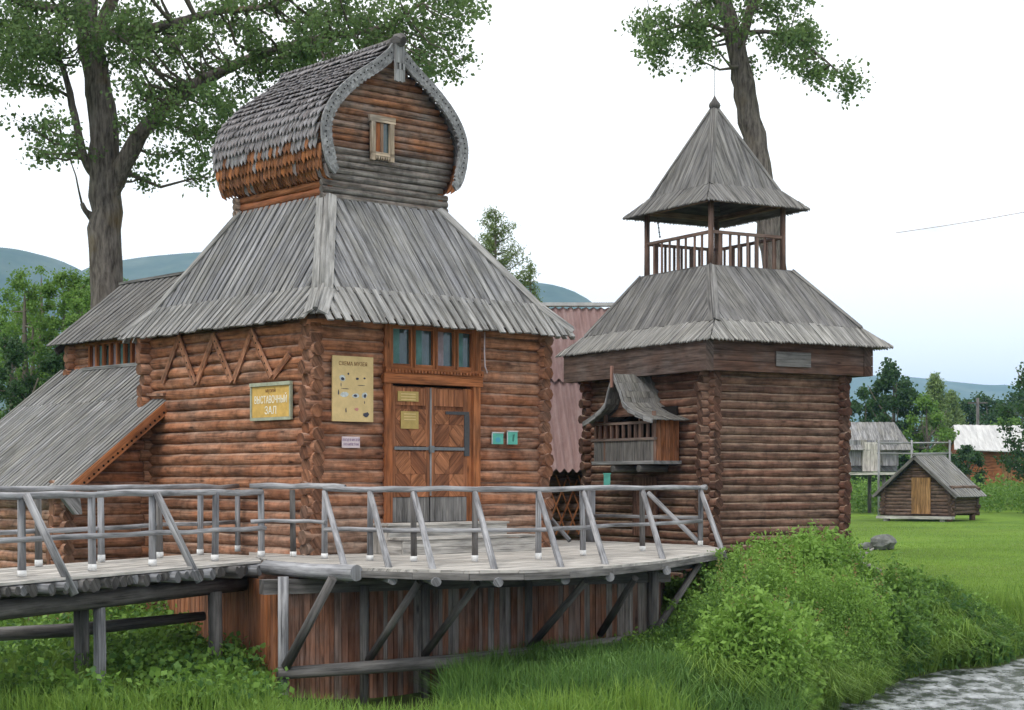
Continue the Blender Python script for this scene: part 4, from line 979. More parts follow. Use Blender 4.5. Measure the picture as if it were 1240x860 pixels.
for q in range(6): mb.prism([tp(1.45+q*.13, -.17, -1.1), tp(1.45+q*.13+.125, -.17, -1.1), tp(1.45+q*.13+.125, -.17, .0), tp(1.45+q*.13, -.17, .0)], TRr*.04, grain=Z, g=.1)
mb.build('door', M_LOGD, tower)
gbx = thing('green_box', P(735, 588, 31.9), 'small turquoise box fixed on the far handrail before the tower', 'box')
mb = MB(); c = P(735, 581, 31.95); mb.box(c, (1, 0, 0), (0, 1, 0), Z, .06, .03, .1); mb.build('box_body', M_GREEN, gbx); mb = MB(); mb.box(c+Z*.11, (1, 0, 0), (0, 1, 0), Z, .07, .04, .012); mb.build('box_lid', M_GREEN, gbx)

# ------------------------------------------------------------------ pink corrugated barn behind
barn = thing('barn', (1.0, 40.5, -2.4), 'low log barn with a faded pink corrugated roof between house and tower', 'barn')
def corr(A, B, T0, T1, pitch=.19, amp=.035, mb=None):
    """corrugated sheet from eave A-B to ridge T0-T1 with a scalloped lower edge"""
    ux = (B-A).normalized(); L = (B-A).length; vx = (T0-A); n = ux.cross(vx).normalized(); n = n if n.z > 0 else -n
    m = int(L/pitch*6); b = len(mb.v)
    for i in range(m+1):
        u = L*i/m; ph = math.cos(u/pitch*math.tau)*amp; dr = -.07*abs(math.sin(u/pitch*math.pi))-.0
        for q in (0, .5, 1):
            mb.v.append(A+ux*u+vx*q+n*ph+(vx.normalized()*dr if q == 0 else V((0, 0, 0))))
    for i in range(m):
        for j in range(2): mb.face([b+i*3+j, b+(i+1)*3+j, b+(i+1)*3+j+1, b+i*3+j+1], [(0, 0)]*4, (0, 0, 1, 1), 0, True)
e0, e1 = V((-2.2, 38.4, .18)), V((3.55, 39.4, .18)); rg0, rg1 = V((-2.7, 41.4, 4.02)), V((3.05, 42.4, 4.12))
mid0, mid1 = e0.lerp(rg0, .53), e1.lerp(rg1, .53)
up_ = V((0, -.03, .05))
mb = MB(); corr(e0, e1, mid0+V((0, .1, .12)), mid1+V((0, .1, .12)), mb=mb); corr(mid0+up_, mid1+up_, rg0+up_, rg1+up_, mb=mb)
bk = V((0, 6, -3.9)); corr(rg0+bk, rg1+bk, rg0, rg1, mb=mb)
mb.build('corrugated_roof', M['pink_corrugated_sheet'], barn)
mb = MB(); mb.beam(rg0+Z*.1-V((.2, 0, 0)), rg1+Z*.1, .3, .08); mb.build('ridge_cap', M['white_slate_roof'], barn)
mb = MB(); d = (e1-e0).normalized(); A = V((-2.1, 38.9, 0)); logs(mb, A, d, 5.5, -2.5, .35, .2, 0, .2, .2, n=8)
nb = V((-d.y, d.x, 0))
for q in (A, A+d*5.5): logs(mb, q, nb, 7, -2.5, .35, .2, .5, .2, .2, n=7)
mb.build('wall', M_HUT, barn)
mb = MB()
for q in (A, A+d*5.5): mb.prism([q+Z*.35, q+nb*7.2+Z*.35, q+nb*3.2+Z*3.9], d*.05, grain=Z)
mb.build('gable_board', M_HUT, barn)
mb = MB(); px0 = A+d*2.85-nb*.16
for q in range(7):
    for sg_ in (-1, 1):
        p = px0+d*(q*.26); mb.beam(p+Z*(-1.3 if sg_ > 0 else .05), p+d*.5+Z*(-.05 if sg_ > 0 else -1.25)-nb*(.02 if sg_ > 0 else 0), .03, .05, up=nb, g=.1)
mb.build('lattice_panel', M_FRAME, barn)

# ------------------------------------------------------------------ right background buildings
def gable_hut():
    Y = 84.0; zb = float(gz((1113-620)/F*Y, Y)); k = Y/F; o = P(1071, 626, Y); o.z = zb+.25
    yaw = math.radians(-36); dx = V((math.cos(yaw), math.sin(yaw), 0)); dy = V((-math.sin(yaw), math.cos(yaw), 0))
    hut = thing('log_hut', o-Z*.25, 'small dark log hut with an ochre plank door and grey gable roof on the lawn', 'hut')
    W_, D_, hw, ha = 3.35, 3.1, 1.2, 2.75
    q = lambda a, b, z: o+dx*a+dy*b+Z*z
    mb = MB(); logs(mb, q(0, 0, 0), dx, W_, .1, hw+.2, .17, 0, .2, .2, n=7, rr=.6)
    z = hw+.2
    while z < ha-.15:
        f = (z-hw)/(ha-hw)*W_/2; mb.tube([q(f+.05, 0, z), q(W_-f-.05, 0, z)], .1, 7); z += .17
    mb.build('wall', M_HUT, hut)
    mb = MB(); logs(mb, q(W_, 0, 0), dy, D_, .1, hw+.2, .17, .5, .2, .2, n=7, rr=.6); logs(mb, q(0, 0, 0), dy, D_, .1, hw+.2, .17, .5, .2, .2, n=7, rr=.6); logs(mb, q(0, D_, 0), dx, W_, .1, hw+.2, .17, 0, .2, .2, n=6, rr=.6); mb.build('wall', M_HUT, hut)
    mb = MB(); mb.prism([q(.1, D_-.05, hw), q(W_-.1, D_-.05, hw), q(W_/2, D_-.05, ha-.1)], dy*.06); mb.build('gable_board', M_HUT, hut)
    mb = MB(); ov = .35
    boards(mb, q(W_+.45, -ov, hw-.28), q(W_+.45, D_+ov, hw-.28), q(W_/2, -ov, ha+.12), q(W_/2, D_+ov, ha+.12), w=.16, th=.04, ext=.04, lift=.03, g=.3)
    boards(mb, q(-.45, -ov, hw-.28), q(-.45, D_+ov, hw-.28), q(W_/2, -ov, ha+.12), q(W_/2, D_+ov, ha+.12), w=.16, th=.04, ext=.04, lift=.03, g=.3)
    ro = mb.build('roof', M_ROOF, hut)
    mb = MB(); mb.beam(q(W_/2, -ov-.1, ha+.18), q(W_/2, D_+ov, ha+.18), .16, .12, g=.3); mb.build('ridge_log', M_SKIRT, ro)
    mb = MB()
    for sg_ in (-.45, W_+.45): mb.beam(q(sg_, -ov-.03, hw-.28), q(W_/2, -ov-.03, ha+.06), .05, .14, g=.2)
    mb.build('bargeboard', M_DARKP, ro)
    mb = MB()
    for i in range(4): mb.prism([q(1.45+i*.24, -.16, .12), q(1.68+i*.24, -.16, .12), q(1.68+i*.24, -.16, 1.85), q(1.45+i*.24, -.16, 1.85)], dy*.06, grain=Z)
    mb.build('door', M_DOORY, hut)
    mb = MB(); mb.beam(q(-.1, -.5, -.05), q(W_+.3, -.5, -.05), .5, .12, g=.8)
    for a in (.3, W_-.2): mb.beam(q(a, -.5, -.1), q(a, -.5, -.4), .2, .2, up=dx)
    mb.build('porch_plank', M_DECK, hut)
    mb = MB()
    for a in (.1, W_-.1):
        for b in (.1, D_-.1): mb.tube([q(a, b, -.4), q(a, b, .15)], .15, 8)
    mb.build('footing_log', M_HUT, hut)
gable_hut()
def stilt_shed():
    Y = 96.0; q = lambda px, py, dy=0: P(px, py, Y)+V((0, dy, 0))
    sh = thing('storehouse', V((P(1065, 600, Y).x, Y, float(gz(20, Y)))), 'grey board storehouse with a white door raised on a stilted platform', 'storehouse')
    mb = MB(); z0 = q(1030, 571).z; zt = q(1030, 540).z
    A, B = q(1020, 571), q(1088, 571)
    plankwall(A+V((0, 0, 0)), B, zt, z0, M_ROOF, 'wall', sh, .2); 
    mb = MB(); mb.prism([A+V((0, .3, 0)), B+V((0, .3, 0)), B+V((0, 3.8, 0)), A+V((0, 3.8, 0))], Z*(zt-z0)); mb.build('side_wall', M_ROOF, sh)
    mb = MB(); e = zt-.25; rz = q(1060, 511).z
    boards(mb, V((q(1015, 0).x, Y-.35, e)), V((q(1104, 0).x, Y-.35, e)), V((q(1015, 0).x, Y+1.8, rz)), V((q(1091, 0).x, Y+1.8, rz)), w=.2, th=.04, ext=.05, g=.2)
    boards(mb, V((q(1015, 0).x, Y+4.1, e)), V((q(1104, 0).x, Y+4.1, e)), V((q(1015, 0).x, Y+1.8, rz)), V((q(1091, 0).x, Y+1.8, rz)), w=.2, th=.04, ext=.05, g=.2)
    boards(mb, V((q(1104, 0).x, Y-.35, e)), V((q(1104, 0).x, Y+4.1, e)), V((q(1091, 0).x, Y+1.8, rz)), V((q(1091, 0).x, Y+1.8, rz)), w=.2, th=.04, ext=.05, g=.1)
    mb.build('roof', M_ROOF, sh)
    mb = MB(); a, b = q(1046, 571), q(1062, 538); mb.prism([V((a.x, Y-.42, a.z)), V((b.x, Y-.42, a.z)), V((b.x, Y-.42, b.z)), V((a.x, Y-.42, b.z))], V((0, .05, 0))); mb.prism([V((a.x-.1, Y-.36, a.z)), V((b.x+.1, Y-.36, a.z)), V((b.x+.1, Y-.36, b.z+.1)), V((a.x-.1, Y-.36, b.z+.1))], V((0, .34, 0))); mb.build('door', M_DECK, sh)
    mb = MB(); mb.beam(V((q(1012, 0).x, Y-.6, z0-.12)), V((q(1110, 0).x, Y-.6, z0-.12)), 1.4, .14, g=.8); mb.build('platform', M_DECK, sh)
    for px in (1020, 1066, 1106):
        mb = MB(); x = q(px, 0).x; mb.tube([V((x, Y-.9, -2.4)), V((x, Y-.9, z0-.1))], .11, 8); mb.build('stilt', M_DARKP, sh)
        mb = MB(); mb.tube([V((x, Y+2.9, -2.4)), V((x, Y+2.9, z0))], .11, 8); mb.build('stilt', M_DARKP, sh)
stilt_shed()
gr = thing('pole_rail', P(1110, 600, 92), 'far grey pole railing running behind the small log hut', 'railing')
for py in (536, 549):
    mb = MB(); mb.tube([P(1062, py, 92), P(1105, py+.5, 92), P(1152, py, 92)], .045, 7, g=.2); mb.build('rail', M_POLE, gr)
for px in (1064, 1104, 1150):
    mb = MB(); a = P(px, 533, 92); mb.tube([V((a.x, 92, -2.3)), a], .06, 7); mb.build('post', M_POLE, gr)
def white_house():
    Y = 122.0; o = thing('far_house', P(1210, 600, Y), 'far brown wooden house with a pale slate roof', 'house')
    q = lambda px, py, dy=0: P(px, py, Y)+V((0, dy, 0)); gzv = -2.2
    mb = MB(); zt = q(0, 545).z; a, b = q(1164, 0).x, q(1330, 0).x
    mb.prism([V((a, Y, gzv)), V((b, Y, gzv)), V((b, Y+6, gzv)), V((a, Y+6, gzv))], Z*(zt-gzv), grain=(1, 0, 0)); mb.build('wall', M_ORNG, o)
    mb = MB(); el, er, rl, rr_ = q(1152, 545), q(1345, 553), q(1168, 514), q(1335, 516)
    nb_ = 44
    for i in range(nb_):
        f0, f1 = i/nb_, (i+1)/nb_; mb.prism([el.lerp(er, f0)+V((0, -.8, 0)), el.lerp(er, f1)+V((0, -.8, 0)), rl.lerp(rr_, f1)+V((0, 3, 0)), rl.lerp(rr_, f0)+V((0, 3, 0))], V((0, 0, .05+.03*(i % 2))), grain=(0, 1, 1))
    mb.prism([el+V((0, 6.8, 0)), er+V((0, 6.8, 0)), rr_+V((0, 3, 0)), rl+V((0, 3, 0))], Z*.06)
    mb.build('slate_roof', M['white_slate_roof'], o)
    mb = MB(); mb.prism([V((a+.6, Y, zt)), V((a+.6, Y+6, zt)), V((a+.6, Y+3, q(0, 525).z))], V((.1, 0, 0))); mb.build('gable_board', M_ORNG, o)
    mb = MB(); x0, x1 = q(1213, 0).x, q(1225, 0).x; mb.prism([V((x0, Y-.08, gzv)), V((x1, Y-.08, gzv)), V((x1, Y-.08, q(0, 551).z)), V((x0, Y-.08, q(0, 551).z))], V((0, .05, 0))); mb.build('door', M_DOORY, o)
    mb = MB(); x0, x1 = q(1229, 0).x, q(1236, 0).x; mb.prism([V((x0, Y-.08, q(0, 568).z)), V((x1, Y-.08, q(0, 568).z)), V((x1, Y-.08, q(0, 557).z)), V((x0, Y-.08, q(0, 557).z))], V((0, .05, 0))); mb.build('window', M_WHITE, o)
white_house()
up = thing('utility_pole', P(1184, 600, 140), 'lone grey wooden utility pole before the far woods', 'pole')
mb = MB(); a = P(1184, 482, 140); mb.tube([V((a.x, 140, -2.3)), a], [.16, .12], 8); mb.build('pole', M_DARKP, up); mb = MB(); mb.beam(a-Z*.4-V((.8, 0, 0)), a-Z*.4+V((.8, 0, 0)), .12, .12); mb.build('crossarm', M_DARKP, up)
wr_ = thing('overhead_wire', P(1090, 281, 60), 'thin overhead wire crossing the white sky at the right', 'wire')
mb = MB(); mb.tube([P(1085, 282, 60), P(1140, 274, 59), P(1190, 266, 58), P(1300, 246, 56), P(1500, 205, 53)], .014, 5); mb.build('cable', M_PAPER, wr_)
# boulder, driftwood
def rock(c, r, label):
    o = thing('boulder', c, label, 'boulder'); mb = MB(); n1_, n2_ = 14, 9; b = 0
    for i in range(n2_+1):
        th_ = math.pi*i/n2_
        for j in range(n1_):
            ph = math.tau*j/n1_; d = V((math.sin(th_)*math.cos(ph), math.sin(th_)*math.sin(ph), math.cos(th_))); k = 1+.35*mnoise.noise(d*1.3+V(c))
            mb.v.append(V(c)+V((d.x*r[0]*k, d.y*r[1]*k, d.z*r[2]*k)))
    for i in range(n2_):
        for j in range(n1_): j2 = (j+1) % n1_; mb.face([i*n1_+j, i*n1_+j2, (i+1)*n1_+j2, (i+1)*n1_+j][::-1], [(0, 0)]*4, (0, 0, 1, 1))
    mb.build('stone', M_STONE, o)
pz = P(1070, 660, 54); rock(V((pz.x, 54, float(gz(pz.x, 54))+.18)), (.42, .5, .3), 'mossy grey boulder on the lawn right of the tower')
pz = P(1054, 662, 54); rock(V((pz.x, 54.2, float(gz(pz.x, 54))+.08)), (.35, .4, .16), 'low flat stone leaning left of the mossy boulder')
dw = thing('driftwood', P(1040, 690, 30.5), 'bleached forked driftwood lying in the weeds at the tower foot', 'driftwood')
mb = MB()
for pts_ in ([(1010, 694), (1028, 686), (1046, 672), (1058, 664)], [(1030, 686), (1050, 684), (1066, 692)], [(1022, 688), (1030, 676), (1044, 668)]):
    mb.tube([P(a, b, 30.4+.1*i) for i, (a, b) in enumerate(pts_)], [.05, .045, .035, .015][:len(pts_)], 7, wob=.1)
mb.build('bleached_branch', M_DRIFT, dw)

# ------------------------------------------------------------------ trees
def arc(mb, pts, rads, n=8):
    # smooth catmull through pts
    q = []; rr = []
    for i in range(len(pts)-1):
        p0, p1, p2, p3 = pts[max(i-1, 0)], pts[i], pts[i+1], pts[min(i+2, len(pts)-1)]
        for k in range(4):
            t = k/4; q.append(.5*((2*p1)+(-p0+p2)*t+(2*p0-5*p1+4*p2-p3)*t*t+(-p0+3*p1-3*p2+p3)*t**3)); rr.append(rads[i]*(1-t)+rads[i+1]*t)
    q.append(pts[-1]); rr.append(rads[-1]); q = [p+V((R.gauss(0, .055)*k_, R.gauss(0, .055)*k_, 0)) for p, k_ in zip(q, rr)]; rr = [k_*R.uniform(.95, 1.06) for k_ in rr]; mb.tube(q, rr, n, wob=.07); return list(zip(q, rr))
def grow(root, limbs, clumps, leafmat_, size, per, spread, bark='poplar_bark', nlimb=9, thick=.03, shell=0):
    """limbs: polylines with radii; clumps: 3D centres joined to the nearest limb point by a curved branch carrying twigs of leaves"""
    tr = MB(); samples = []
    for pts_, rads in limbs: samples += arc(tr, pts_, rads, nlimb+(5 if rads[0] > .3 else 0))
    tro = tr.build('trunk', M[bark], root); br = MB(); cen = []; cols = []
    sp_ = np.array([tuple(p) for p, r in samples])
    for (c, rad, cnt) in clumps:
        dd = sp_-np.array(tuple(c)); dd[:, 2] *= 1.0; dist = np.linalg.norm(dd, axis=1)+np.maximum(0, dd[:, 2])*.8
        k = int(dist.argmin()); p, pr_ = samples[k]; L = (c-p).length
        mid = p.lerp(c, .5)+V((0, 0, -.08*L))+V([R.uniform(-.08, .08)*L for _ in range(3)])
        r0 = min(pr_*.6, thick+L*.012); br.tube([p, p.lerp(mid, .5)+V((0, 0, -.01*L)), mid, mid.lerp(c, .55)+V((0, 0, .02*L)), c], [r0, r0*.8, r0*.6, r0*.42, r0*.2], 5, cap=False)
        nt_ = 6; tone = R.uniform(-.22, .22)
        for q in range(nt_):
            d = V([R.gauss(0, 1) for _ in range(3)]); d.normalize(); d.z *= .7; e_ = c+d*rad*R.uniform(.6, 1.15)
            st_ = mid.lerp(c, R.uniform(.45, 1)); br.tube([st_, st_.lerp(e_, .5)+V((0, 0, .03)), e_], [r0*.2, r0*.13, r0*.05], 3, cap=False)
            m = max(3, cnt//nt_); tt = NR.uniform(.15, 1.05, m)[:, None]; a = np.array(tuple(st_)); b = np.array(tuple(e_))
            cen.append(a+(b-a)*tt+NR.normal(size=(m, 3))*spread); cols.append(np.clip(NR.uniform(.2, .8, m)+tone, 0, 1))
    br.build('branches', M['thin_bark'], root)
    cen = np.concatenate(cen); cols = np.concatenate(cols)
    np_mesh('crown', leaf_quads(cen, size), 4, cols, leafmat_, root)
def ell(cx, cy, rx, ry, n, Y, dy, rad, cnt):
    o = []
    for _ in range(n):
        a = R.uniform(0, math.tau); q = math.sqrt(R.random()); o.append((P(cx+rx*q*math.cos(a), cy+ry*q*math.sin(a), Y+R.uniform(-dy, dy)), rad*R.uniform(.7, 1.3), int(cnt*R.uniform(.7, 1.3))))
    return o
# left poplar
Y = 37.0
t1 = thing('poplar_tree', V((P(128, 0, Y).x, Y, float(gz(-9, Y)))), 'tall old poplar with a forked trunk rising behind the house on the left', 'tree')
g0 = V((P(130, 0, Y).x, Y, float(gz(-9, Y))-.1))
limbs = [([g0, P(129, 400, Y), P(127, 300, Y), P(127, 215, Y), P(124, 130, Y), P(110, 60, Y), P(104, 0, Y), P(112, -120, Y), P(120, -260, Y)], [.42, .36, .34, .33, .29, .27, .24, .17, .05]),
         ([P(128, 250, Y), P(147, 205, Y-.1), P(180, 150, Y-.3), P(235, 105, Y-.6), P(300, 72, Y-.9), P(380, 48, Y-1.1), P(470, 30, Y-1.2), P(540, -20, Y-1.2)], [.2, .2, .16, .14, .10, .075, .05, .02]),
         ([P(122, 40, Y), P(150, 42, Y-.2), P(210, 28, Y-.5), P(265, 14, Y-.6), P(330, 6, Y-.7), P(400, -30, Y-.8)], [.14, .13, .10, .07, .055, .02]),
         ([P(112, 60, Y), P(128, 18, Y+.2), P(145, -20, Y+.3), P(190, -120, Y+.4)], [.15, .13, .12, .03]),
         ([P(100, 25, Y), P(75, 12, Y-.2), P(30, 4, Y-.3), P(-60, -30, Y-.4)], [.12, .1, .08, .03]),
         ([P(112, 210, Y), P(100, 185, Y-.15), P(90, 140, Y-.2), P(78, 88, Y-.3), P(62, 58, Y-.4), P(30, 52, Y-.5), P(-20, 40, Y-.5)], [.1, .09, .08, .06, .05, .035, .015]),
         ([P(115, 265, Y), P(104, 256, Y-.15), P(99, 246, Y-.2)], [.12, .06, .045]),
         ([P(88, 120, Y), P(60, 105, Y-.4), P(20, 100, Y-.6)], [.04, .03, .012]),
         ([P(190, 142, Y-.3), P(240, 165, Y-.6), P(290, 170, Y-.8)], [.04, .03, .01])]
cl = []
for e in ((45, 40, 75, 55, 22), (30, 85, 45, 40, 9), (65, 160, 38, 30, 6), (60, 195, 22, 14, 2), (170, 60, 45, 50, 12), (195, 120, 55, 45, 14), (270, 60, 70, 55, 24), (240, 165, 30, 25, 6), (258, 200, 14, 14, 2), (165, 212, 20, 8, 2), (360, 25, 75, 40, 20), (450, 25, 70, 35, 18), (540, 30, 40, 40, 13), (535, 80, 30, 16, 4), (265, 130, 30, 40, 7), (330, 85, 40, 20, 8), (130, 20, 60, 30, 12), (215, 190, 20, 12, 3), (400, 70, 60, 18, 7), (500, 65, 40, 25, 8), (10, 30, 40, 40, 10), (-70, 60, 70, 90, 22)):
    cl += ell(e[0], e[1], e[2], e[3], int(e[4]*1.15), Y-.8, 1.8, .5, 125)
cl += ell(220, -90, 330, 85, 70, Y-.3, 3.0, .5, 230)
grow(t1, limbs, cl, M_LEAF, .10, 260, .10)
# right poplar
Y = 43.0
t2 = thing('poplar_tree', V((P(950, 0, Y).x, Y, float(gz(6.8, Y)))), 'slender old poplar leaning left behind the lookout tower', 'tree')
g0 = V((P(958, 0, Y).x, Y, float(gz(6.9, Y))-.1))
limbs = [([g0, P(952, 450, Y), P(940, 340, Y), P(930, 270, Y), P(918, 200, Y), P(905, 130, Y), P(897, 80, Y), P(885, 30, Y), P(872, -20, Y), P(868, -120, Y), P(875, -240, Y)], [.36, .33, .31, .30, .29, .28, .25, .21, .17, .11, .03]),
         ([P(893, 60, Y), P(905, 25, Y-.2), P(912, 0, Y-.3), P(950, -80, Y-.4)], [.16, .12, .1, .03]),
         ([P(890, 50, Y), P(860, 30, Y-.3), P(820, 32, Y-.5), P(785, 45, Y-.6)], [.07, .06, .04, .012]),
         ([P(900, 40, Y), P(940, 40, Y-.3), P(985, 62, Y-.5), P(1020, 92, Y-.6)], [.06, .05, .035, .012])]
cl = []
for e in ((800, 40, 42, 26, 9), (790, 70, 16, 16, 3), (850, 30, 35, 35, 10), (845, 65, 18, 14, 3), (940, 30, 50, 32, 14), (975, 60, 35, 26, 9), (1005, 90, 28, 16, 5), (1025, 105, 14, 10, 3), (935, 70, 25, 12, 3), (870, -5, 50, 20, 8)):
    cl += ell(e[0], e[1], e[2], e[3], int(e[4]*1.15), Y-.5, 1.5, .45, 115)
cl += ell(890, -110, 160, 90, 45, Y, 2.5, .55, 200)
grow(t2, limbs, cl, M_LEAF, .108, 190, .10)
# conifer behind the house
def conifer(name, px, ytop, ybase, Y, hw, label, n=26, cat='tree', size=.09, up=.5, dens=1.0):
    b = P(px, 0, Y); zb = float(gz(b.x, Y)); top = P(px, ytop, Y); o = thing(name, V((b.x, Y, zb)), label, cat); H_ = top.z-zb
    tr = MB(); tr.tube([V((b.x, Y, zb)), V((b.x, Y, zb+H_*.5)), top], [.012*H_+.04, .008*H_+.02, .01], 7); tr.build('trunk', M['thin_bark'], o)
    br = MB(); cen = []; z0 = P(0, ybase, Y).z
    for i in range(n):
        f = (i+.5)/n; z = top.z-(top.z-z0)*f
        for q in range(R.choice((2, 3, 3))):
            a = R.uniform(0, math.tau); L = hw*(.12+.88*f**.8)*R.uniform(.5, 1.1); st_ = V((b.x, Y, z-L*up*.6)); e_ = st_+V((math.cos(a)*L, math.sin(a)*L, L*up)); mid = st_.lerp(e_, .5)-Z*L*.12
            br.tube([st_, mid, e_], [.02, .014, .005], 4, cap=False); m = int(L*210*dens)+16; tt = NR.uniform(.2, 1.05, m)[:, None]
            A_, B_, C_ = map(lambda v: np.array(tuple(v)), (st_, mid, e_)); pos = (1-tt)**2*A_+2*tt*(1-tt)*B_+tt*tt*C_; cen.append(pos+NR.normal(size=(m, 3))*.055*(Y/45))
    br.build('branches', M['thin_bark'], o); cen = np.concatenate(cen); np_mesh('crown', leaf_quads(cen, size, aspect=.3), 4, NR.uniform(0, 1, len(cen)), M_NEED, o)
conifer('pine_tree', 600, 253, 360, 46, 1.3, 'sparse young pine top showing above the right slope of the house roof', 20)
conifer('pine_tree', 642, 318, 400, 46, .55, 'smaller pine top just right of the taller one behind the house roof', 12)
def bgtree(name, px, ytop, Y, hw, label, mat, ybase=None, n=60, size=.3, cnt=90, cat='tree', grp=None, loose=1.0):
    b = P(px, 0, Y); zb = float(gz(b.x, min(Y, 8000))); zt = P(0, ytop, Y).z; o = thing(name, V((b.x, Y, zb)), label, cat, grp); H_ = zt-zb; W_ = hw*Y/F
    tk = [([V((b.x, Y, zb-.1)), V((b.x+R.uniform(-.1, .1)*W_, Y, zb+H_*.4)), V((b.x, Y, zb+H_*.7)), V((b.x, Y, zb+H_*.88))], [H_*.022, H_*.016, H_*.009, .02])]
    for q in range(5):
        a = R.uniform(0, math.tau); h = R.uniform(.25, .6); s_ = V((b.x, Y, zb+H_*h)); tk.append(([s_, s_+V((math.cos(a)*W_*.4, math.sin(a)*W_*.4, H_*.12)), s_+V((math.cos(a)*W_*.7, math.sin(a)*W_*.7, H_*.26))], [H_*.009, H_*.006, .015]))
    cl = []; zlo = zb+H_*.14 if ybase is None else P(0, ybase, Y).z
    for _ in range(n):
        f = R.random(); prof_ = math.sin(math.pi*min(1, .18+f*.80))**.7; a = R.uniform(0, math.tau); q = math.sqrt(R.uniform(.15, 1))
        cl.append((V((b.x+math.cos(a)*W_*prof_*q*loose, Y+math.sin(a)*W_*prof_*q, zlo+(zt-zlo)*f-.2)), W_*.24*R.uniform(.7, 1.3), int(cnt*R.uniform(.7, 1.3))))
    grow(o, tk, cl, mat, size, cnt, W_*.055+.03, bark='thin_bark', nlimb=7, thick=.02)
LB = [(78, 318, 62, 42, M_LEAFB, 'bright green birch left of the big poplar trunk', 60, .11, 170),
      (30, 312, 62, 36, M_LEAFB, 'airy birch whose top reaches the hill line at the left edge', 34, .10, 120),
      (98, 308, 60, 24, M_LEAFB, 'narrow airy birch close left of the big poplar trunk', 26, .10, 120),
      (20, 345, 70, 50, M_LEAFB, 'fresh green birch at the left edge behind the roof', 60, .13, 170),
      (50, 295, 68, 22, M_LEAFB, 'thin leggy birch whose sparse top reaches above the hill line', 22, .10, 110),
      (95, 355, 58, 34, M_LEAFB, 'light green birch just left of the wing roof', 45, .10, 170),
      (40, 350, 64, 46, M_LEAFB, 'broad light green birch between the trunk and the left edge', 60, .11, 170),
      (-40, 330, 80, 60, M_LEAFD, 'darker birch partly outside the left edge', 50, .16, 150),
      (15, 405, 55, 50, M_LEAFD, 'dark green alder low at the left edge', 60, .11, 190),
      (75, 410, 56, 42, M_LEAFD, 'dark green alder behind the wing of the log house', 55, .11, 190),
      (-60, 420, 50, 60, M_LEAFD, 'dark alder just outside the left edge', 50, .12, 150),
      (150, 335, 75, 22, M_LEAFB, 'narrow birch just right of the big poplar trunk', 20, .12, 120),
      (112, 318, 66, 28, M_LEAFB, 'slim birch crown right behind the big poplar trunk', 30, .10, 150)]
for (px, yt, Y, hw, m_, lb, n_, sz, cn) in LB: bgtree('birch_tree' if m_ is M_LEAFB else 'alder_tree', px, yt, Y, hw, lb, m_, n=n_, size=sz, cnt=cn, ybase=None if yt > 330 else 480)
RB = [(1082, 438, 120, 44, M_LEAFD, 'bushy round green tree right of the tower', 70, .26, 170, 'birch_tree'),
      (1048, 470, 125, 32, M_LEAFD, 'lower green tree hugging the tower edge', 40, .26, 140, 'birch_tree'),
      (1122, 475, 118, 34, M_LEAFB, 'lighter olive tree above the log hut', 45, .24, 140, 'birch_tree'),
      (1195, 478, 190, 50, M_LEAFD, 'dark rounded tree in the far woods behind the pole', 50, .4, 120, 'alder_tree'),
      (1165, 486, 185, 34, M_LEAFD, 'smaller dark tree in the far woods left of the pole', 40, .4, 120, 'alder_tree'),
      (1238, 470, 200, 46, M_LEAFD, 'far dark tree near the right edge above the pale roof', 50, .4, 120, 'alder_tree'),
      (1222, 505, 150, 36, M_LEAFB, 'mid green tree just above the pale slate roof', 40, .3, 120, 'birch_tree'),
      (1290, 470, 170, 60, M_LEAFD, 'dark tree outside the right edge', 40, .4, 100, 'alder_tree'),
      (1264, 405, 95, 52, M_LEAFD, 'loose airy birch cut by the right edge of the picture', 60, .2, 110, 'birch_tree'),
      (1000, 480, 150, 50, M_LEAFD, 'green tree hidden behind the lookout tower', 30, .3, 100, 'alder_tree')]
for (px, yt, Y, hw, m_, lb, n_, sz, cn, nm) in RB: bgtree(nm, px, yt, Y, hw, lb, m_, n=n_, size=sz, cnt=cn, loose=1)
conifer('spruce_tree', 1133, 456, 520, 150, 1.7, 'dark narrow spruce standing between the green trees on the right', 22, size=.35, dens=.9, up=-.1)
conifer('spruce_tree', 1152, 476, 530, 165, 1.6, 'short dark spruce right of the taller narrow one', 18, size=.35, dens=.9, up=-.1)
def mass(name, label, pts_, size, mat, kind='stuff', cnt=8, aspect=.75, up=.5, h=None):
    cen = np.concatenate([np.array(pts_)+NR.normal(size=(len(pts_), 3))*size*1.2 for _ in range(cnt)])
    o = np_mesh(name, leaf_quads(cen, size, up=up, aspect=aspect), 4, NR.uniform(0, 1, len(cen)), mat); tag(o, label, None, kind=kind); return o
# far wood: a mass along the valley
pts_ = []
for _ in range(2600):
    y = R.uniform(230, 520); px = R.uniform(1020, 1500) if R.random() < .6 else R.uniform(-350, 330); x = (px-620)/F*y; hh = 7+3*mnoise.noise(V((x*.05, y*.02, 0)))+R.uniform(-2, 2); pts_.append((x, y, -2.2+hh*R.uniform(.05, 1)))
mass('forest', 'far mixed wood along the valley floor', pts_, .9, M_LEAFD, cnt=14)
# hedge of tall herbs at the far lawn edge
pts_ = []
for _ in range(6000):
    y = R.uniform(98, 150); px = R.uniform(1020, 1420); x = (px-620)/F*y; top = 1.5+.7*mnoise.noise(V((x*.18, y*.2, 3)))
    pts_.append((x, y, float(gz(x, y))+top*R.random()**.7))
mass('tall_herbs', 'tall green herbs and bushes along the far edge of the lawn', pts_, .22, M_LEAFB, cnt=7)
bgtree('bush', 1172, 538, 112, 24, 'dark round bush in front of the far slate-roofed house', M_LEAFD, n=30, size=.2, cnt=120, cat='bush')
bgtree('bush', 1150, 545, 110, 18, 'smaller dark bush right of the log hut roof', M_LEAFD, n=24, size=.2, cnt=120, cat='bush')

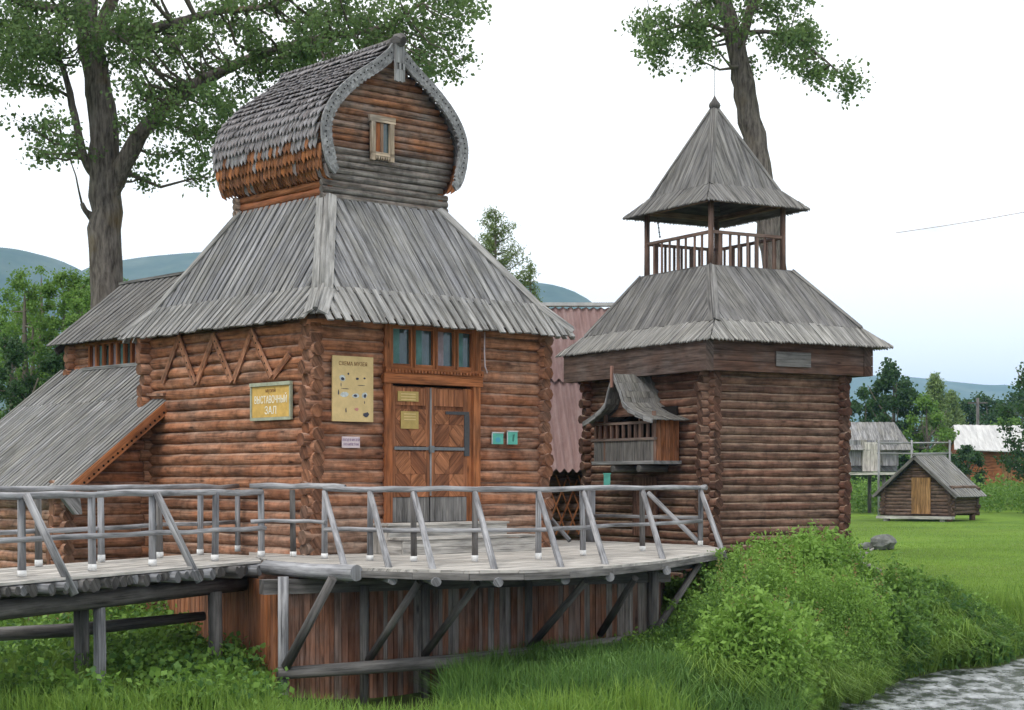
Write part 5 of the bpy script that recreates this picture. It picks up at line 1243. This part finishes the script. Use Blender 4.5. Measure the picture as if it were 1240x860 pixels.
# ------------------------------------------------------------------ grass and bank weeds
def blades(x, y, h, wdt, name, label, mat, lean=.35, z=None, colr=None):
    n = len(x); z = gz(x, y)-.02 if z is None else z; a = NR.uniform(0, math.tau, n); la = NR.uniform(0, math.tau, n); ll = h*np.minimum(np.abs(NR.normal(size=n)), 1.8)*lean
    bx = np.cos(a)*wdt/2; by = np.sin(a)*wdt/2; lx = np.cos(la)*ll; ly = np.sin(la)*ll
    p0 = np.stack([x-bx, y-by, z], -1); p1 = np.stack([x+bx, y+by, z], -1); m = np.stack([lx*.35, ly*.35, h*.6], -1); t_ = np.stack([x+lx, y+ly, z+h*(1-.25*np.minimum(1, ll/h))], -1)
    e_ = np.stack([bx, by, 0*bx], -1); mr_ = p1+m-e_*.3; ml_ = p0+m+e_*.3; c_ = NR.uniform(0, 1, n) if colr is None else colr
    v = np.concatenate([np.stack([p0, p1, mr_, ml_], 1), np.stack([ml_, mr_, t_+e_*.12, t_-e_*.12], 1)])
    o = np_mesh(name, v, 4, np.concatenate([c_, c_]), mat); tag(o, label, kind='stuff'); return o
def excl(x, y, m):
    """drop points under the house, tower and inside the plank-walled deck"""
    k = m.copy()
    def rect(C, a, b, la, lb, pad):
        dx = x-C.x; dy = y-C.y; u = dx*a.x+dy*a.y; v = dx*b.x+dy*b.y; return (u > -pad) & (u < la+pad) & (v > -pad) & (v < lb+pad)
    k &= ~rect(C0, DL, DR, LW, RW, .05); k &= ~rect(TC, TL, TRr, lt*K, wt*K, .05); k &= ~rect(hp(LW, -1.7, 0), DL, DR, 5, 6, .1)
    dx = x-wallL.x; dy = y-wallL.y; u = dx*wd.x+dy*wd.y; v = -(dx*wn.x+dy*wn.y); k &= ~((u > 0) & (u < 6) & (v > -.02) & (v < 7))
    return k
def scatter(n, x0, x1, y0, y1, f=None):
    x = NR.uniform(x0, x1, n); y = NR.uniform(y0, y1, n); m = (bankd(x, y) > .15) & excl(x, y, np.ones(n, bool))
    if f is not None: m &= f(x, y)
    return x[m], y[m]
def nz(x, y, s, o=0): return np.array([mnoise.noise(V((a*s, b*s, o))) for a, b in zip(x, y)])
# long meadow grass, left and under the bridge
x, y = scatter(60000, -12, 3.5, 19, 31, lambda a, b: ~((a > -3.2) & (b > 21.3)) | (NR.uniform(0, 1, len(a)) < .12)*(a > -.9)); q = nz(x, y, .8); x, y, q = x[q > -.35], y[q > -.35], q[q > -.35]
blades(x, y, np.clip(.33+.3*q+NR.uniform(-.1, .15, len(x)), .1, .9), .016, 'tall_grass', 'long green grass under the footbridge and round the deck wall', M_GRASS, .45)
x, y = scatter(30000, -.9, 4.6, 21.5, 27.5); q = nz(x, y, .9, 5)
blades(x, y, np.clip(.46+.3*q+NR.uniform(-.15, .2, len(x)), .12, 1.0)*np.clip(1.5-(y-22.8-.45*(x+1))/3, .45, 1), .018, 'tall_grass', 'dark long grass overhanging the water before the plank wall', M_REED, .5)
# leafy herbs left
x, y = scatter(5200, -10.5, -3.0, 20.3, 29.5, lambda a, b: np.ones(len(a), bool)); q = nz(x, y, .7, 9); k = q > -.05; x, y = x[k], y[k]
cen = []
for a, b in zip(x, y):
    g_ = float(gz(a, b)); h = R.uniform(.2, .62); m = 16; f = NR.uniform(.15, 1, m)[:, None]; cen.append(np.array([[a, b, g_]])+np.array([[0, 0, h]])*f+NR.normal(size=(m, 3))*np.array([[.09, .09, .03]]))
cen = np.concatenate(cen); o = np_mesh('herbs', leaf_quads(cen, .10, up=1.6), 4, NR.uniform(0, 1, len(cen)), M_WEED); tag(o, 'broad leaved herbs growing under the footbridge', kind='stuff')
# bank weeds in front of the tower
DM = []
for _ in range(900):
    a_, b_ = R.uniform(1.9, 9.2), R.uniform(23.2, 33)
    if float(bankd(a_, b_)) > .25 and (a_ < 7.2+.9*(31-b_) or float(bankd(a_, b_)) < 2.0) and all((a_-q[0])**2+(b_-q[1])**2 > .62**2 for q in DM): DM.append((a_, b_, R.uniform(.5, .85), R.uniform(.7, 1.15), R.uniform(-.35, .4), R.choice((.05, .06, .08, .10))))
DA = np.array(DM)
def dome(x, y):
    q = 1-((DA[:, 0]-x)**2+(DA[:, 1]-y)**2)/DA[:, 2]**2; k = int(np.argmax(np.where(q > 0, np.sqrt(np.maximum(q, 0))*DA[:, 3], q*.01))); return (math.sqrt(max(q[k], 0))*DA[k, 3], DA[k, 4], DA[k, 5])
def weedh(x, y):
    d = bankd(x, y); base = np.interp(x, [1.8, 3.0, 4.2, 5.2, 6.2, 7.0, 8.0, 10], [.85, 1.15, 1.3, 1.3, 1.3, 1.2, .95, .6])
    base = base*np.clip((620+F*x/y-775)/85, .6, 1)
    return base*np.clip(.6+d/2.4, .3, 1)*np.clip(1.15-(y-29)/6, .2, 1)
x, y = scatter(11000, 1.6, 10.5, 22.8, 34, lambda a, b: (b < 33.4) & ((a < 7.6+.9*(31-b)) | ((bankd(a, b) < 2.2) & (NR.uniform(0, 1, len(a)) < .55)))); q = nz(x, y, 1.1, 2); q2 = nz(x, y, .45, 7)
cen = []; cols = []; stm = []; szs = []
for a, b, qq, q3 in zip(x, y, q, q2):
    dh, dt, ds = dome(a, b)
    h = float(weedh(a, b))*(.22+.95*dh)*(1+.25*q3)*R.uniform(.82, 1.08)
    if h < .12: continue
    g_ = float(gz(a, b)); lx, ly = R.gauss(0, .12)*h, R.gauss(-.05, .12)*h; m = int(26+h*34); f = NR.uniform(.08, 1, m)[:, None]**.8
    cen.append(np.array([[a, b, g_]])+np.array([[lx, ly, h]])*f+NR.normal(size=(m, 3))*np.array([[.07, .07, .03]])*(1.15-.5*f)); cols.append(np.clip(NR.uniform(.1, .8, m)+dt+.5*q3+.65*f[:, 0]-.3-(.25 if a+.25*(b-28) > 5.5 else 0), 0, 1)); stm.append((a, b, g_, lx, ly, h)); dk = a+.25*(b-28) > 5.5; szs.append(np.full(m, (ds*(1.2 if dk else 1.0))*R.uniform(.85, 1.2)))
cen = np.concatenate(cen); cols = np.concatenate(cols)
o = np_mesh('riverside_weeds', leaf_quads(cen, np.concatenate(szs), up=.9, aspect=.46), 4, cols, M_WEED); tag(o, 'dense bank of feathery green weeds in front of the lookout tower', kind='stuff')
# tussocks of long drooping grass along the water and among the weeds
def tussocks(spots, label, mat):
    B_ = []; C_ = []
    for (x0, y0, h0) in spots:
        m = 150; z0 = float(gz(x0, y0))-.03; a = NR.uniform(0, math.tau, m); rr_ = np.abs(NR.normal(size=m))*.5*h0; h = h0*NR.uniform(.5, 1.1, m); dx = np.cos(a); dy = np.sin(a)
        bx0 = x0+dx*NR.uniform(0, .12, m); by0 = y0+dy*NR.uniform(0, .12, m); ex = -dy*.008; ey = dx*.008; tone = R.uniform(-.25, .3)
        def pt(f, hf, w_): return np.stack([bx0+dx*rr_*f+ex*w_, by0+dy*rr_*f+ey*w_, z0+h*hf], -1)
        l = [(0, 0), (.2, .55), (.6, .92), (1.15, .72)]; wds = [1, 1, .8, .15]
        for i in range(3):
            B_.append(np.stack([pt(l[i][0], l[i][1], -wds[i]), pt(l[i][0], l[i][1], wds[i]), pt(l[i+1][0], l[i+1][1], wds[i+1]), pt(l[i+1][0], l[i+1][1], -wds[i+1])], 1)); C_.append(np.clip(NR.uniform(.2, .8, m)+tone, 0, 1))
    o = np_mesh('grass_tussocks', np.concatenate(B_), 4, np.concatenate(C_), mat); tag(o, label, kind='stuff')
sp1 = []
for _ in range(150):
    y0 = R.uniform(22.5, 31.5); xb = float(np.interp(y0, BK[:, 0], BK[:, 1])); x0 = xb-R.uniform(.1, 1.5 if y0 < 28 else 1.0)*(1 if y0 < 27 else 2.2)
    if x0 > 1.6: sp1.append((x0, y0, R.uniform(.4, .85)))
tussocks(sp1, 'drooping tussocks of long grass at the water edge', M_GRASS)
sp2 = [(x0, y0, R.uniform(.3, .6)) for x0, y0 in ((R.uniform(-.4, 3.4), R.uniform(22.0, 25.2)) for _ in range(170)) if not (((x0-wallL.x)*wd.x+(y0-wallL.y)*wd.y > 0) and (-((x0-wallL.x)*wn.x+(y0-wallL.y)*wn.y) > -.25) and x0 < 2.4)]
tussocks(sp2, 'dark drooping tussocks in front of the plank wall', M_REED)
# sprinkling of dry seed heads over the bank
sx_ = [s for s in stm if s[5] > .9 and R.random() < .05]
cen = np.concatenate([np.array([[a+lx, b+ly, g_+h]])+NR.normal(size=(22, 3))*np.array([[.02, .02, .09]]) for a, b, g_, lx, ly, h in sx_])
o = np_mesh('seed_heads', leaf_quads(cen, .035, aspect=.5), 4, NR.uniform(0, 1, len(cen)), M_FLOW); tag(o, 'rusty dry seed heads above the bank weeds', kind='stuff')
# grass on the bank and lawn
x, y = scatter(42000, 3.6, 13, 22, 34); d = bankd(x, y); q = nz(x, y, .9, 4)
blades(x, y, np.clip((.42+.3*q)*np.clip(1.5-d/3.4, .22, 1), .08, .8), .017, 'bank_grass', 'long grass hanging over the river bank at the right', M_GRASS, .6)
x, y = scatter(30000, 6.5, 30, 27.5, 42, lambda a, b: NR.uniform(0, 1, len(a)) < np.clip((3.6-bankd(a, b))/3.2, 0, 1)**1.5)
blades(x, y, np.clip(NR.uniform(.2, .6, len(x))*np.clip(1.25-bankd(x, y)/3.6, .15, 1), .05, .8), .02, 'bank_grass', 'darker long grass at the water line on the right', M_GRASS, .6)
x, y = scatter(130000, 5, 26, 31, 80, lambda a, b: NR.uniform(0, 1, len(a)) < np.clip((82-b)/35, 0, 1)); blades(x, y, NR.uniform(.03, .10, len(x)), .022, 'lawn_grass', 'short bright lawn grass right of the tower', M_GRASS, .5, colr=np.clip(NR.uniform(.4, 1.3, len(x)), 0, 1))
